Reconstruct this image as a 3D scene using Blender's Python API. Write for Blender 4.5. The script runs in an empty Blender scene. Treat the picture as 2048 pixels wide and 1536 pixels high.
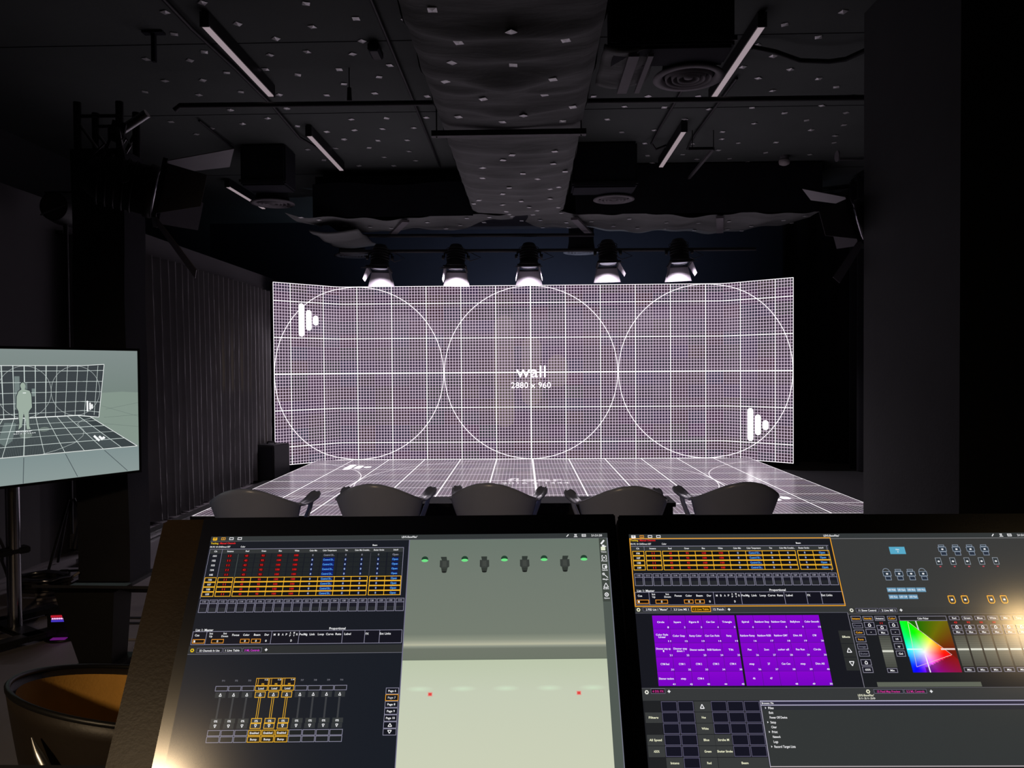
import bpy, bmesh, math, random
from mathutils import Vector, Matrix
random.seed(7)
sc = bpy.context.scene
C = sc.collection

# ------------------------------------------------------------------ camera, world, exposure
CAM = Vector((0, 0, 1.40))
RIGHT = Vector((0.99971343, 0.02286183, -0.00709865))
UP = Vector((0.00665884, 0.01925659, 0.9997924))
FWD = Vector((-0.02299378, 0.99955316, -0.01909884))
cam_data = bpy.data.cameras.new('camera')
cam = bpy.data.objects.new('camera', cam_data)
C.objects.link(cam)
cam_data.sensor_width = 36.0
cam_data.lens = 1509.84 / 2048 * 36.0
cam_data.clip_start = 0.02
cam.matrix_world = Matrix(((RIGHT.x, UP.x, -FWD.x, CAM.x), (RIGHT.y, UP.y, -FWD.y, CAM.y),
                           (RIGHT.z, UP.z, -FWD.z, CAM.z), (0, 0, 0, 1)))
sc.camera = cam
world = bpy.data.worlds.new('world')
sc.world = world
world.use_nodes = True
world.node_tree.nodes['Background'].inputs[0].default_value = (0.01, 0.011, 0.014, 1)
world.node_tree.nodes['Background'].inputs[1].default_value = 1.0
sc.view_settings.view_transform = 'Standard'
sc.view_settings.look = 'None'
sc.view_settings.exposure = 0.0
sc.view_settings.gamma = 1.0
sc.view_settings.use_curve_mapping = False
LED_GAIN = 1.12          # brightness of the LED wall content
LAMP_W = 75.0           # each stage lamp above the wall
DOWNLIGHT_W = 5.0       # warm pendant lamps behind the operator

# ------------------------------------------------------------------ helpers
def lin(c):
    return c / 12.92 if c <= 0.04045 else ((c + 0.055) / 1.055) ** 2.4
def S(r, g, b):
    return (lin(r / 255), lin(g / 255), lin(b / 255), 1.0)

MATS = {}
def mat(name, col, rough=0.6, metal=0.0, spec=0.4, bump=None, vary=None, sheen=0.0, stretch=(1, 1, 1)):
    if name in MATS:
        return MATS[name]
    m = bpy.data.materials.new(name)
    m.use_nodes = True
    nt = m.node_tree
    b = nt.nodes['Principled BSDF']
    b.inputs['Base Color'].default_value = col
    b.inputs['Roughness'].default_value = rough
    b.inputs['Metallic'].default_value = metal
    b.inputs['Specular IOR Level'].default_value = spec
    if sheen:
        b.inputs['Sheen Weight'].default_value = sheen
    tc = mp = None
    if bump or vary:
        tc = nt.nodes.new('ShaderNodeTexCoord')
        mp = nt.nodes.new('ShaderNodeMapping')
        mp.inputs['Scale'].default_value = stretch
        nt.links.new(tc.outputs['Object'], mp.inputs['Vector'])
    if vary:
        nz = nt.nodes.new('ShaderNodeTexNoise')
        nz.inputs['Scale'].default_value = vary[0]
        nz.inputs['Detail'].default_value = 5
        nt.links.new(mp.outputs['Vector'], nz.inputs['Vector'])
        rp = nt.nodes.new('ShaderNodeValToRGB')
        a = vary[1]
        rp.color_ramp.elements[0].position = 0.3
        rp.color_ramp.elements[1].position = 0.7
        rp.color_ramp.elements[0].color = (col[0] * (1 - a), col[1] * (1 - a), col[2] * (1 - a), 1)
        rp.color_ramp.elements[1].color = (min(1, col[0] * (1 + a)), min(1, col[1] * (1 + a)), min(1, col[2] * (1 + a)), 1)
        nt.links.new(nz.outputs['Fac'], rp.inputs['Fac'])
        nt.links.new(rp.outputs['Color'], b.inputs['Base Color'])
    if bump:
        nz = nt.nodes.new('ShaderNodeTexNoise')
        nz.inputs['Scale'].default_value = bump[0]
        nz.inputs['Detail'].default_value = 4
        nt.links.new(mp.outputs['Vector'], nz.inputs['Vector'])
        bp = nt.nodes.new('ShaderNodeBump')
        bp.inputs['Strength'].default_value = bump[1]
        bp.inputs['Distance'].default_value = bump[2] if len(bump) > 2 else 0.01
        nt.links.new(nz.outputs['Fac'], bp.inputs['Height'])
        nt.links.new(bp.outputs['Normal'], b.inputs['Normal'])
    MATS[name] = m
    return m

def emat(name, col, strength):
    if name in MATS:
        return MATS[name]
    m = mat(name, (0.02, 0.02, 0.02, 1), 0.3)
    b = m.node_tree.nodes['Principled BSDF']
    b.inputs['Emission Color'].default_value = col
    b.inputs['Emission Strength'].default_value = strength
    return m

def frame(u):
    """orthonormal frame with w along u"""
    w = Vector(u).normalized()
    a = Vector((0, 0, 1)) if abs(w.z) < 0.95 else Vector((1, 0, 0))
    x = a.cross(w).normalized()
    return x, w.cross(x), w

class MB:
    """collects shapes; build() links them as ONE mesh object"""
    def __init__(self):
        self.v = []; self.f = []; self.sm = []
    def _add(self, vs, fs, smooth=False):
        o = len(self.v)
        self.v += [tuple(p) for p in vs]
        for f in fs:
            self.f.append([i + o for i in f]); self.sm.append(smooth)
        return self
    def box(self, c, s, M=None, bevel=0.0):
        x, y, z = s[0] / 2, s[1] / 2, s[2] / 2
        if bevel <= 0:
            vs = [Vector((a * x, b * y, d * z)) for d in (-1, 1) for b in (-1, 1) for a in (-1, 1)]
            fs = [(0, 2, 3, 1), (4, 5, 7, 6), (0, 1, 5, 4), (2, 6, 7, 3), (0, 4, 6, 2), (1, 3, 7, 5)]
        else:
            bm = bmesh.new()
            bmesh.ops.create_cube(bm, size=1)
            for v in bm.verts:
                v.co = Vector((v.co.x * s[0], v.co.y * s[1], v.co.z * s[2]))
            bmesh.ops.bevel(bm, geom=list(bm.edges), offset=bevel, segments=2, affect='EDGES')
            bm.verts.index_update()
            vs = [v.co.copy() for v in bm.verts]
            fs = [[v.index for v in f.verts] for f in bm.faces]
            bm.free()
        if M is not None:
            vs = [M @ v for v in vs]
        c = Vector(c)
        return self._add([v + c for v in vs], fs)
    def cyl(self, p0, p1, r0, r1=None, seg=12, cap=True):
        r1 = r0 if r1 is None else r1
        p0, p1 = Vector(p0), Vector(p1)
        x, y, w = frame(p1 - p0)
        vs = []
        for p, r in ((p0, r0), (p1, r1)):
            for i in range(seg):
                a = 2 * math.pi * i / seg
                vs.append(p + x * math.cos(a) * r + y * math.sin(a) * r)
        fs = [(i, (i + 1) % seg, seg + (i + 1) % seg, seg + i) for i in range(seg)]
        self._add(vs, fs, True)
        if cap:
            self._add(vs[:seg], [list(range(seg))[::-1]])
            self._add(vs[seg:], [list(range(seg))])
        return self
    def tube(self, pts, r, seg=8):
        pts = [Vector(p) for p in pts]
        rings = []
        x = None
        for i, p in enumerate(pts):
            t = (pts[min(i + 1, len(pts) - 1)] - pts[max(i - 1, 0)]).normalized()
            if x is None:
                x, y, _ = frame(t)
            else:
                x = (x - t * x.dot(t)).normalized(); y = t.cross(x)
            rr = r[i] if isinstance(r, (list, tuple)) else r
            rings.append([p + x * math.cos(2 * math.pi * k / seg) * rr + y * math.sin(2 * math.pi * k / seg) * rr for k in range(seg)])
        vs = [v for ring in rings for v in ring]
        fs = []
        for i in range(len(pts) - 1):
            for k in range(seg):
                fs.append((i * seg + k, i * seg + (k + 1) % seg, (i + 1) * seg + (k + 1) % seg, (i + 1) * seg + k))
        self._add(vs, fs, True)
        self._add(rings[0], [list(range(seg))[::-1]]); self._add(rings[-1], [list(range(seg))])
        return self
    def lathe(self, prof, M=None, seg=24):
        """profile of (radius, z), spun about local z"""
        vs = []; fs = []
        for r, z in prof:
            for i in range(seg):
                a = 2 * math.pi * i / seg
                p = Vector((r * math.cos(a), r * math.sin(a), z))
                vs.append(M @ p if M is not None else p)
        for j in range(len(prof) - 1):
            for i in range(seg):
                fs.append((j * seg + i, j * seg + (i + 1) % seg, (j + 1) * seg + (i + 1) % seg, (j + 1) * seg + i))
        return self._add(vs, fs, True)
    def slab(self, pts, nrm):
        """closed plate: polygon pts, extruded by vector nrm"""
        n = len(pts); nrm = Vector(nrm)
        a = [Vector(p) for p in pts]; b = [p + nrm for p in a]
        self._add(a + b, [list(range(n))[::-1], list(range(n, 2 * n))] + [(i, (i + 1) % n, n + (i + 1) % n, n + i) for i in range(n)])
        return self
    def grid(self, fn, nu, nv, smooth=True):
        vs = [fn(i / nu, j / nv) for j in range(nv + 1) for i in range(nu + 1)]
        fs = [(j * (nu + 1) + i, j * (nu + 1) + i + 1, (j + 1) * (nu + 1) + i + 1, (j + 1) * (nu + 1) + i) for j in range(nv) for i in range(nu)]
        return self._add(vs, fs, smooth)
    def mesh(self, name, m):
        me = bpy.data.meshes.new(name)
        me.from_pydata(self.v, [], self.f)
        me.polygons.foreach_set('use_smooth', self.sm)
        if m is not None:
            me.materials.append(m)
        me.update()
        return me
    def build(self, name, m, parent=None, solid=None, bev=None):
        o = bpy.data.objects.new(name, self.mesh(name, m))
        C.objects.link(o)
        if parent is not None:
            o.parent = parent
        if solid:
            md = o.modifiers.new('solid', 'SOLIDIFY'); md.thickness = solid; md.offset = 0
        return o

def tag(o, label, cat, group=None, kind=None):
    o['label'] = label
    if cat: o['category'] = cat
    if group: o['group'] = group
    if kind: o['kind'] = kind
    return o
def thing(name, label, cat, loc=(0, 0, 0), rz=0.0, group=None, M=None):
    o = bpy.data.objects.new(name, None)
    C.objects.link(o)
    if M is not None:
        o.matrix_world = M
    else:
        o.location = loc; o.rotation_euler = (0, 0, rz)
    return tag(o, label, cat, group)
def struct(o, label):
    o['kind'] = 'structure'; o['label'] = label
    return o
def copy_tree(o, parent=None):
    c = o.copy(); C.objects.link(c)
    if parent is not None: c.parent = parent
    for ch in list(o.children): copy_tree(ch, c)
    return c
def basis(origin, x, y, z):
    x, y, z, o = Vector(x), Vector(y), Vector(z), Vector(origin)
    return Matrix(((x.x, y.x, z.x, o.x), (x.y, y.y, z.y, o.y), (x.z, y.z, z.z, o.z), (0, 0, 0, 1)))

# ------------------------------------------------------------------ glyphs for lettering
GLYPH = {}; THIN = {}
def make_glyphs(GLYPH, weight):
    chars = [chr(c) for c in range(33, 127)]
    obs = []
    for ch in chars:
        for s in (ch, ch + ch):
            cu = bpy.data.curves.new('g', 'FONT'); cu.body = s; cu.size = 1; cu.resolution_u = 2; cu.offset = weight
            cu.fill_mode = 'FRONT'
            ob = bpy.data.objects.new('g', cu); C.objects.link(ob); obs.append(ob)
    dg = bpy.context.evaluated_depsgraph_get(); dg.update()
    res = []
    for ob in obs:
        me = ob.evaluated_get(dg).to_mesh()
        vs = [tuple(v.co[:2]) for v in me.vertices]; fs = [tuple(p.vertices) for p in me.polygons]
        res.append((vs, fs)); ob.evaluated_get(dg).to_mesh_clear()
    for i, ch in enumerate(chars):
        vs, fs = res[2 * i]; w1 = max(v[0] for v in vs); w2 = max(v[0] for v in res[2 * i + 1][0])
        GLYPH[ch] = (vs, fs, w2 - w1)
    for ob in obs:
        cu = ob.data; bpy.data.objects.remove(ob); bpy.data.curves.remove(cu)
make_glyphs(GLYPH, 0.018); make_glyphs(THIN, 0.0)
CAPH = max(v[1] for v in GLYPH['H'][0])
def text_geo(s, h, w=None, align='C', G=None):
    """vertices and faces of a line of lettering, cap height h, optionally squeezed to width w"""
    k = h / CAPH; x = 0; vs = []; fs = []
    for ch in s:
        G = G or GLYPH
        if ch == ' ' or ch not in G:
            x += 0.3; continue
        gv, gf, adv = G[ch]; o = len(vs)
        vs += [(x + a, b) for a, b in gv]; fs += [[i + o for i in f] for f in gf]; x += adv
    if not vs: return [], []
    x0 = min(v[0] for v in vs); x1 = max(v[0] for v in vs)
    kx = w / (x1 - x0) if w else k
    off = {'C': (x0 + x1) / 2, 'L': x0, 'R': x1}[align]
    return [((a - off) * kx, b * k) for a, b in vs], fs

class Screen:
    """flat picture shown on a screen: coloured pieces on a plane, x right, y down in picture units"""
    def __init__(self, scale, eps=0.00012):
        self.v = []; self.f = []; self.c = []; self.s = scale; self.eps = eps
    def poly(self, pts, col, layer=1, cols=None):
        o = len(self.v)
        self.v += [(x * self.s, -y * self.s, layer * self.eps) for x, y in pts]
        self.f.append([o + i for i in range(len(pts))])
        self.c.append(cols if cols else [S(*col)] * len(pts))
    def rect(self, x0, y0, x1, y1, col, layer=1, bot=None):
        a = S(*col); b = S(*bot) if bot else a
        self.poly([(x0, y0), (x0, y1), (x1, y1), (x1, y0)], col, layer, [a, b, b, a])
    def box(self, x0, y0, x1, y1, t, col, layer=3, fill=None):
        if fill: self.rect(x0, y0, x1, y1, fill, layer - 1)
        self.rect(x0, y0, x1, y0 + t, col, layer); self.rect(x0, y1 - t, x1, y1, col, layer)
        self.rect(x0, y0 + t, x0 + t, y1 - t, col, layer); self.rect(x1 - t, y0 + t, x1, y1 - t, col, layer)
    def line(self, p, q, t, col, layer=3):
        (x0, y0), (x1, y1) = p, q
        d = math.hypot(x1 - x0, y1 - y0) or 1; nx, ny = -(y1 - y0) / d * t / 2, (x1 - x0) / d * t / 2
        self.poly([(x0 + nx, y0 + ny), (x0 - nx, y0 - ny), (x1 - nx, y1 - ny), (x1 + nx, y1 + ny)], col, layer)
    def path(self, pts, t, col, layer=3, closed=False):
        n = len(pts)
        for i in range(n if closed else n - 1): self.line(pts[i], pts[(i + 1) % n], t, col, layer)
    def ellipse(self, cx, cy, rx, ry, col, layer=3, seg=20, a0=0, a1=2 * math.pi, edge=None):
        pts = [(cx + rx * math.cos(a0 + (a1 - a0) * i / seg), cy + ry * math.sin(a0 + (a1 - a0) * i / seg)) for i in range(seg)]
        if edge:
            for i in range(seg):
                self.poly([(cx, cy), pts[i], pts[(i + 1) % seg]], col, layer, [S(*col), S(*edge), S(*edge)])
        else: self.poly(pts, col, layer)
    def ring(self, cx, cy, rx, ry, t, col, layer=3, seg=28, a0=0, a1=2 * math.pi):
        self.path([(cx + rx * math.cos(a0 + (a1 - a0) * i / seg), cy + ry * math.sin(a0 + (a1 - a0) * i / seg)) for i in range(seg + 1)], t, col, layer)
    def tri(self, cx, cy, w, h, t, col, layer=4, down=False):
        s = -1 if down else 1
        self.path([(cx - w / 2, cy + s * h / 2), (cx + w / 2, cy + s * h / 2), (cx, cy - s * h / 2)], t, col, layer, True)
    def text(self, x, y, s, h, col=(235, 235, 235), align='C', w=None, layer=4):
        vs, fs = text_geo(s, h, w, align); o = len(self.v)
        self.v += [((x + a) * self.s, -(y + h / 2 - b) * self.s, layer * self.eps) for a, b in vs]
        c = S(*col)
        for f in fs:
            self.f.append([o + i for i in f]); self.c.append([c] * len(f))
    def build(self, name, m, parent):
        me = bpy.data.meshes.new(name)
        me.from_pydata(self.v, [], self.f)
        at = me.color_attributes.new('picture', 'FLOAT_COLOR', 'CORNER')
        flat = [x for cs in self.c for c in cs for x in c]
        at.data.foreach_set('color', flat)
        me.materials.append(m); me.update()
        o = bpy.data.objects.new(name, me); C.objects.link(o); o.parent = parent
        return o

def screen_mat(name, rough, gain=1.0):
    m = mat(name, (0.004, 0.004, 0.004, 1), rough, 0, 0.5)
    nt = m.node_tree; b = nt.nodes['Principled BSDF']
    a = nt.nodes.new('ShaderNodeVertexColor'); a.layer_name = 'picture'
    nt.links.new(a.outputs['Color'], b.inputs['Emission Color'])
    b.inputs['Emission Strength'].default_value = gain
    return m

# ------------------------------------------------------------------ materials
M_black = mat('black_metal', S(16, 16, 18), 0.45, 0.0, 0.4, bump=(60, 0.05))
M_flatblack = mat('matt_black', S(38, 39, 46), 0.85, 0, 0.2, vary=(3, 0.15))
M_plastic = mat('black_plastic', S(20, 20, 21), 0.42, 0, 0.4, bump=(300, 0.04))
M_chrome = mat('chrome', S(190, 190, 195), 0.16, 1.0, 0.5, vary=(8, 0.03))
M_alu = mat('aluminium', S(170, 170, 172), 0.35, 1.0, 0.5, vary=(10, 0.06))
M_ceiling = mat('ceiling_black_board', S(92, 97, 95), 0.9, 0, 0.2, bump=(24, 0.25, 0.004), vary=(0.7, 0.14))
M_fabric = mat('duct_wrap', S(118, 120, 119), 0.85, 0, 0.2, bump=(5, 0.5, 0.03), vary=(2.0, 0.15), stretch=(0.5, 1.8, 1))
M_pin = mat('pin_washer', S(244, 244, 244), 0.28, 0.35, 0.5, vary=(30, 0.05))
M_wallblack = mat('wall_paint_black', S(74, 76, 77), 0.8, 0, 0.3, vary=(1.2, 0.12), bump=(40, 0.1))
M_wallgrey = mat('wall_paint_grey', S(96, 94, 97), 0.8, 0, 0.3, vary=(1.0, 0.06), bump=(40, 0.08))
M_navy = mat('wall_haze_navy', S(66, 69, 82), 0.85, 0, 0.2, vary=(0.8, 0.12))  # black wall, bluish haze over the stage put into its colour
M_floor = mat('floor_vinyl', S(150, 143, 149), 0.55, 0, 0.4, vary=(1.6, 0.12), bump=(30, 0.06))
M_curtain = mat('curtain_velour', S(118, 115, 118), 0.32, 0, 0.9, sheen=1.0, vary=(6, 0.08), bump=(160, 0.03))
M_drape = mat('black_drape', S(30, 30, 34), 0.95, 0, 0.1, sheen=0.1, vary=(5, 0.1))
M_sock = mat('truss_cover', S(58, 58, 64), 0.9, 0, 0.15, vary=(4, 0.1), bump=(80, 0.1))
M_chair = mat('chair_shell', S(166, 176, 212), 0.27, 0, 0.6, vary=(5, 0.05), bump=(200, 0.03))
M_diffuser = None  # set below, once emat exists
M_fix = mat('fixture_black', S(31, 31, 35), 0.5, 0, 0.4, vary=(5, 0.1))
M_flap = mat('barn_door', S(112, 108, 114), 0.5, 0.0, 0.4, vary=(12, 0.06))
M_lens = mat('lens_glass', S(200, 200, 210), 0.12, 0, 0.7, vary=(10, 0.02))
M_grille = mat('diffuser_grey', S(120, 116, 120), 0.6, 0, 0.3, vary=(10, 0.05))
M_housing = mat('console_housing', S(26, 18, 10), 0.32, 0, 0.06, vary=(14, 0.2), bump=(240, 0.02))
M_glass = mat('bezel_glass', S(12, 15, 26), 0.16, 0, 0.5, vary=(6, 0.2))
M_cable = mat('cable_rubber', S(60, 58, 62), 0.35, 0, 0.5, vary=(20, 0.1))
M_white = mat('white_plastic', S(205, 195, 195), 0.5, 0, 0.4, vary=(10, 0.03))
M_desk = mat('desk_laminate', S(34, 30, 28), 0.5, 0, 0.4, vary=(12, 0.15))
M_pic = screen_mat('screen_picture', 0.13)
M_diffuser = emat('tube_diffuser', (1.0, 0.80, 0.88, 1), 0.30)
M_tvpic = screen_mat('tv_picture', 0.3)

# ------------------------------------------------------------------ LED picture materials (procedural)
class NX:
    """tiny shader-math writer"""
    def __init__(self, m):
        self.nt = m.node_tree
    def op(self, o, a, b=None, c=None):
        n = self.nt.nodes.new('ShaderNodeMath'); n.operation = o
        for i, v in enumerate((a, b, c)):
            if v is None: continue
            if isinstance(v, (int, float)): n.inputs[i].default_value = v
            else: self.nt.links.new(v, n.inputs[i])
        return n.outputs[0]
    def lines(self, x, period, hw, soft=0.6):
        d = self.op('ABSOLUTE', self.op('SUBTRACT', self.op('FRACT', self.op('ADD', self.op('DIVIDE', x, period), 0.5)), 0.5))
        d = self.op('MULTIPLY', d, period)
        return self.step(d, hw, soft)
    def step(self, d, hw, soft=0.6):
        """1 where d < hw"""
        n = self.nt.nodes.new('ShaderNodeMapRange')
        n.inputs['From Min'].default_value = hw - soft; n.inputs['From Max'].default_value = hw + soft
        n.inputs['To Min'].default_value = 1; n.inputs['To Max'].default_value = 0
        self.nt.links.new(d, n.inputs['Value'])
        return n.outputs[0]
    def mx(self, *a):
        r = a[0]
        for b in a[1:]: r = self.op('MAXIMUM', r, b)
        return r
    def circle(self, x, y, cx, cy, r, hw):
        dx = self.op('SUBTRACT', x, cx); dy = self.op('SUBTRACT', y, cy)
        d = self.op('SQRT', self.op('ADD', self.op('MULTIPLY', dx, dx), self.op('MULTIPLY', dy, dy)))
        return self.step(self.op('ABSOLUTE', self.op('SUBTRACT', d, r)), hw)
    def capsule(self, x, y, cx, cy, r, hl):
        dx = self.op('SUBTRACT', x, cx)
        dy = self.op('MAXIMUM', self.op('SUBTRACT', self.op('ABSOLUTE', self.op('SUBTRACT', y, cy)), hl), 0.0)
        d = self.op('SQRT', self.op('ADD', self.op('MULTIPLY', dx, dx), self.op('MULTIPLY', dy, dy)))
        return self.step(d, r, 1.5)
    def logo(self, x, y, cx, cy, w):
        """three rounded bars, tall to short; cx is the centre of the middle bar"""
        return self.mx(self.capsule(x, y, cx - 1.33 * w, cy, w / 2, 2.25 * w), self.capsule(x, y, cx, cy, w / 2, 1.2 * w),
                       self.capsule(x, y, cx + 1.28 * w, cy, w / 2, 0.3 * w))
    def mixc(self, fac, a, b):
        n = self.nt.nodes.new('ShaderNodeMix'); n.data_type = 'RGBA'
        self.nt.links.new(fac, n.inputs[0])
        for i, v in ((6, a), (7, b)):
            if isinstance(v, tuple): n.inputs[i].default_value = v
            else: self.nt.links.new(v, n.inputs[i])
        return n.outputs[2]

def led_mat(name, major, minor, cx_list, crad, size, logos, ghost, rough, spec, gains, minor_w, major_w, base_a, base_b, hline=None):
    m = mat(name, (0.012, 0.012, 0.013, 1), rough, 0, spec)
    nt = m.node_tree; b = nt.nodes['Principled BSDF']; X = NX(m)
    uv = nt.nodes.new('ShaderNodeUVMap'); uv.uv_map = 'px'
    sp = nt.nodes.new('ShaderNodeSeparateXYZ'); nt.links.new(uv.outputs['UV'], sp.inputs[0])
    x, y = sp.outputs[0], sp.outputs[1]
    nz = nt.nodes.new('ShaderNodeTexNoise'); nz.inputs['Scale'].default_value = 0.006; nz.inputs['Detail'].default_value = 2
    nt.links.new(uv.outputs['UV'], nz.inputs['Vector'])
    col = X.mixc(nz.outputs['Fac'], base_a, base_b)
    # faint colour casts that differ from module to module
    wn = nt.nodes.new('ShaderNodeTexWhiteNoise'); wn.noise_dimensions = '2D'
    cb = nt.nodes.new('ShaderNodeCombineXYZ')
    q = major / 2
    nt.links.new(X.op('FLOOR', X.op('DIVIDE', x, q)), cb.inputs[0]); nt.links.new(X.op('FLOOR', X.op('DIVIDE', y, q * 0.75)), cb.inputs[1])
    nt.links.new(cb.outputs[0], wn.inputs['Vector'])
    mul = nt.nodes.new('ShaderNodeMix'); mul.data_type = 'RGBA'; mul.blend_type = 'MULTIPLY'; mul.inputs[0].default_value = 0.4
    nt.links.new(col, mul.inputs[6]); nt.links.new(wn.outputs['Color'], mul.inputs[7])
    col = mul.outputs[2]
    if ghost:
        g = X.logo(x, y, ghost[0], ghost[1], ghost[2])
        col = X.mixc(X.op('MULTIPLY', g, ghost[3]), col, ghost[4])
    mn = X.mx(X.lines(x, minor, minor_w), X.lines(y, minor, minor_w))
    col = X.mixc(mn, col, tuple(c * gains[0] for c in gains[3][:3]) + (1,))
    for c in cx_list:
        col = X.mixc(X.circle(x, y, c, 0.0, crad, minor_w * 1.2), col, tuple(v * gains[1] for v in gains[4][:3]) + (1,))
    w, h = size
    edge = X.mx(X.step(X.op('SUBTRACT', w / 2, X.op('ABSOLUTE', x)), major_w * 1.4), X.step(X.op('SUBTRACT', h / 2, X.op('ABSOLUTE', y)), major_w * 1.4))
    ctr = X.mx(X.step(X.op('ABSOLUTE', x), major_w * 1.5), X.step(X.op('ABSOLUTE', y), major_w * 1.5))
    mj = X.mx(X.lines(x, major, major_w), X.lines(y, major, major_w), edge, ctr)
    col = X.mixc(mj, col, tuple(v * gains[1] for v in gains[4][:3]) + (1,))
    for lg in logos:
        col = X.mixc(X.logo(x, y, *lg), col, tuple(v * gains[2] for v in gains[4][:3]) + (1,))
    nt.links.new(col, b.inputs['Emission Color'])
    b.inputs['Emission Strength'].default_value = LED_GAIN
    return m
WHITE = (1.0, 0.93, 0.99, 1)
LILAC = (0.80, 0.64, 0.80, 1)
M_led = led_mat('led_wall_picture', 192, 16, (-960.0, 0.0, 960.0), 477, (2880, 960), [(-1239, 288, 32), (1250, -288, 32)],
                (3, 6, 112, 0.35, (0.17, 0.135, 0.11, 1)), 0.6, 0.2, (0.9, 1.25, 2.2, LILAC, WHITE), 1.32, 2.1,
                (0.024, 0.015, 0.029, 1), (0.062, 0.042, 0.067, 1))
M_ledfloor = led_mat('led_floor_picture', 168, 14, (-1344.0, 0.0, 1344.0), 670, (2016, 1344), [(-757, 413, 30), (757, -413, 30)],
                     (3, 6, 150, 0.25, (0.16, 0.13, 0.12, 1)), 0.2, 0.5, (0.42, 0.9, 1.3, LILAC, WHITE), 1.3, 2.6,
                     (0.030, 0.024, 0.030, 1), (0.055, 0.046, 0.056, 1))

def uv_mesh(name, quads, m):
    """quads: list of (4 points, 4 uv)"""
    me = bpy.data.meshes.new(name)
    vs = [p for q, _ in quads for p in q]
    me.from_pydata([tuple(v) for v in vs], [], [[4 * i, 4 * i + 1, 4 * i + 2, 4 * i + 3] for i in range(len(quads))])
    ul = me.uv_layers.new(name='px')
    k = 0
    for _, uvs in quads:
        for u in uvs:
            ul.data[k].uv = u; k += 1
    me.materials.append(m); me.update()
    return me
def text_obj(name, s, h, w, m, parent, M, depth=0.002):
    vs, fs = text_geo(s, h, w, 'C', THIN)
    me = bpy.data.meshes.new(name)
    me.from_pydata([(a, b, 0) for a, b in vs], [], fs); me.materials.append(m); me.update()
    o = bpy.data.objects.new(name, me); C.objects.link(o)
    o.parent = parent; o.matrix_local = M
    return o

# ================================================================== THE SETTING
CEIL = 4.0
def slabbox(name, m, x0, x1, y0, y1, z0, z1, label):
    o = MB().box(((x0 + x1) / 2, (y0 + y1) / 2, (z0 + z1) / 2), (x1 - x0, y1 - y0, z1 - z0)).build(name, m)
    return struct(o, label)
slabbox('floor', M_floor, -5.8, 5.8, -3.6, 13.4, -0.1, 0.0, 'dark grey vinyl studio floor')
ceiling = slabbox('ceiling', M_ceiling, -5.8, 5.8, -3.6, 13.4, CEIL, CEIL + 0.1, 'black insulated ceiling dotted with shiny square pins')
slabbox('wall_back', M_navy, -5.8, 5.8, 13.2, 13.4, 0, CEIL, 'black back wall behind the LED wall with blue haze put into its colour')
slabbox('wall_left', M_wallblack, -5.8, -5.6, -3.6, 13.2, 0, CEIL, 'black outer wall on the left')
slabbox('wall_right', M_wallblack, 5.6, 5.8, -3.6, 13.2, 0, CEIL, 'black outer wall on the right')
slabbox('wall_front', M_wallblack, -5.6, 5.6, -3.6, -3.4, 0, CEIL, 'black wall behind the operator')
slabbox('wall_partition', M_wallgrey, -3.86, -3.6, 1.0, 10.6, 0, 2.70, 'dark grey partition wall that carries the long curtain')
slabbox('wall_pillar', M_wallblack, 2.48, 3.3, 4.41, 5.66, 0, CEIL, 'wide black pillar right of the stage')

# ceiling seams, each board joint a thin black batten
for y in (5.98, 7.62, 9.95):
    b = MB().box((0, y, CEIL - 0.002), (9.0, 0.006, 0.004)).build('joint_strip', M_flatblack, ceiling)

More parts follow.
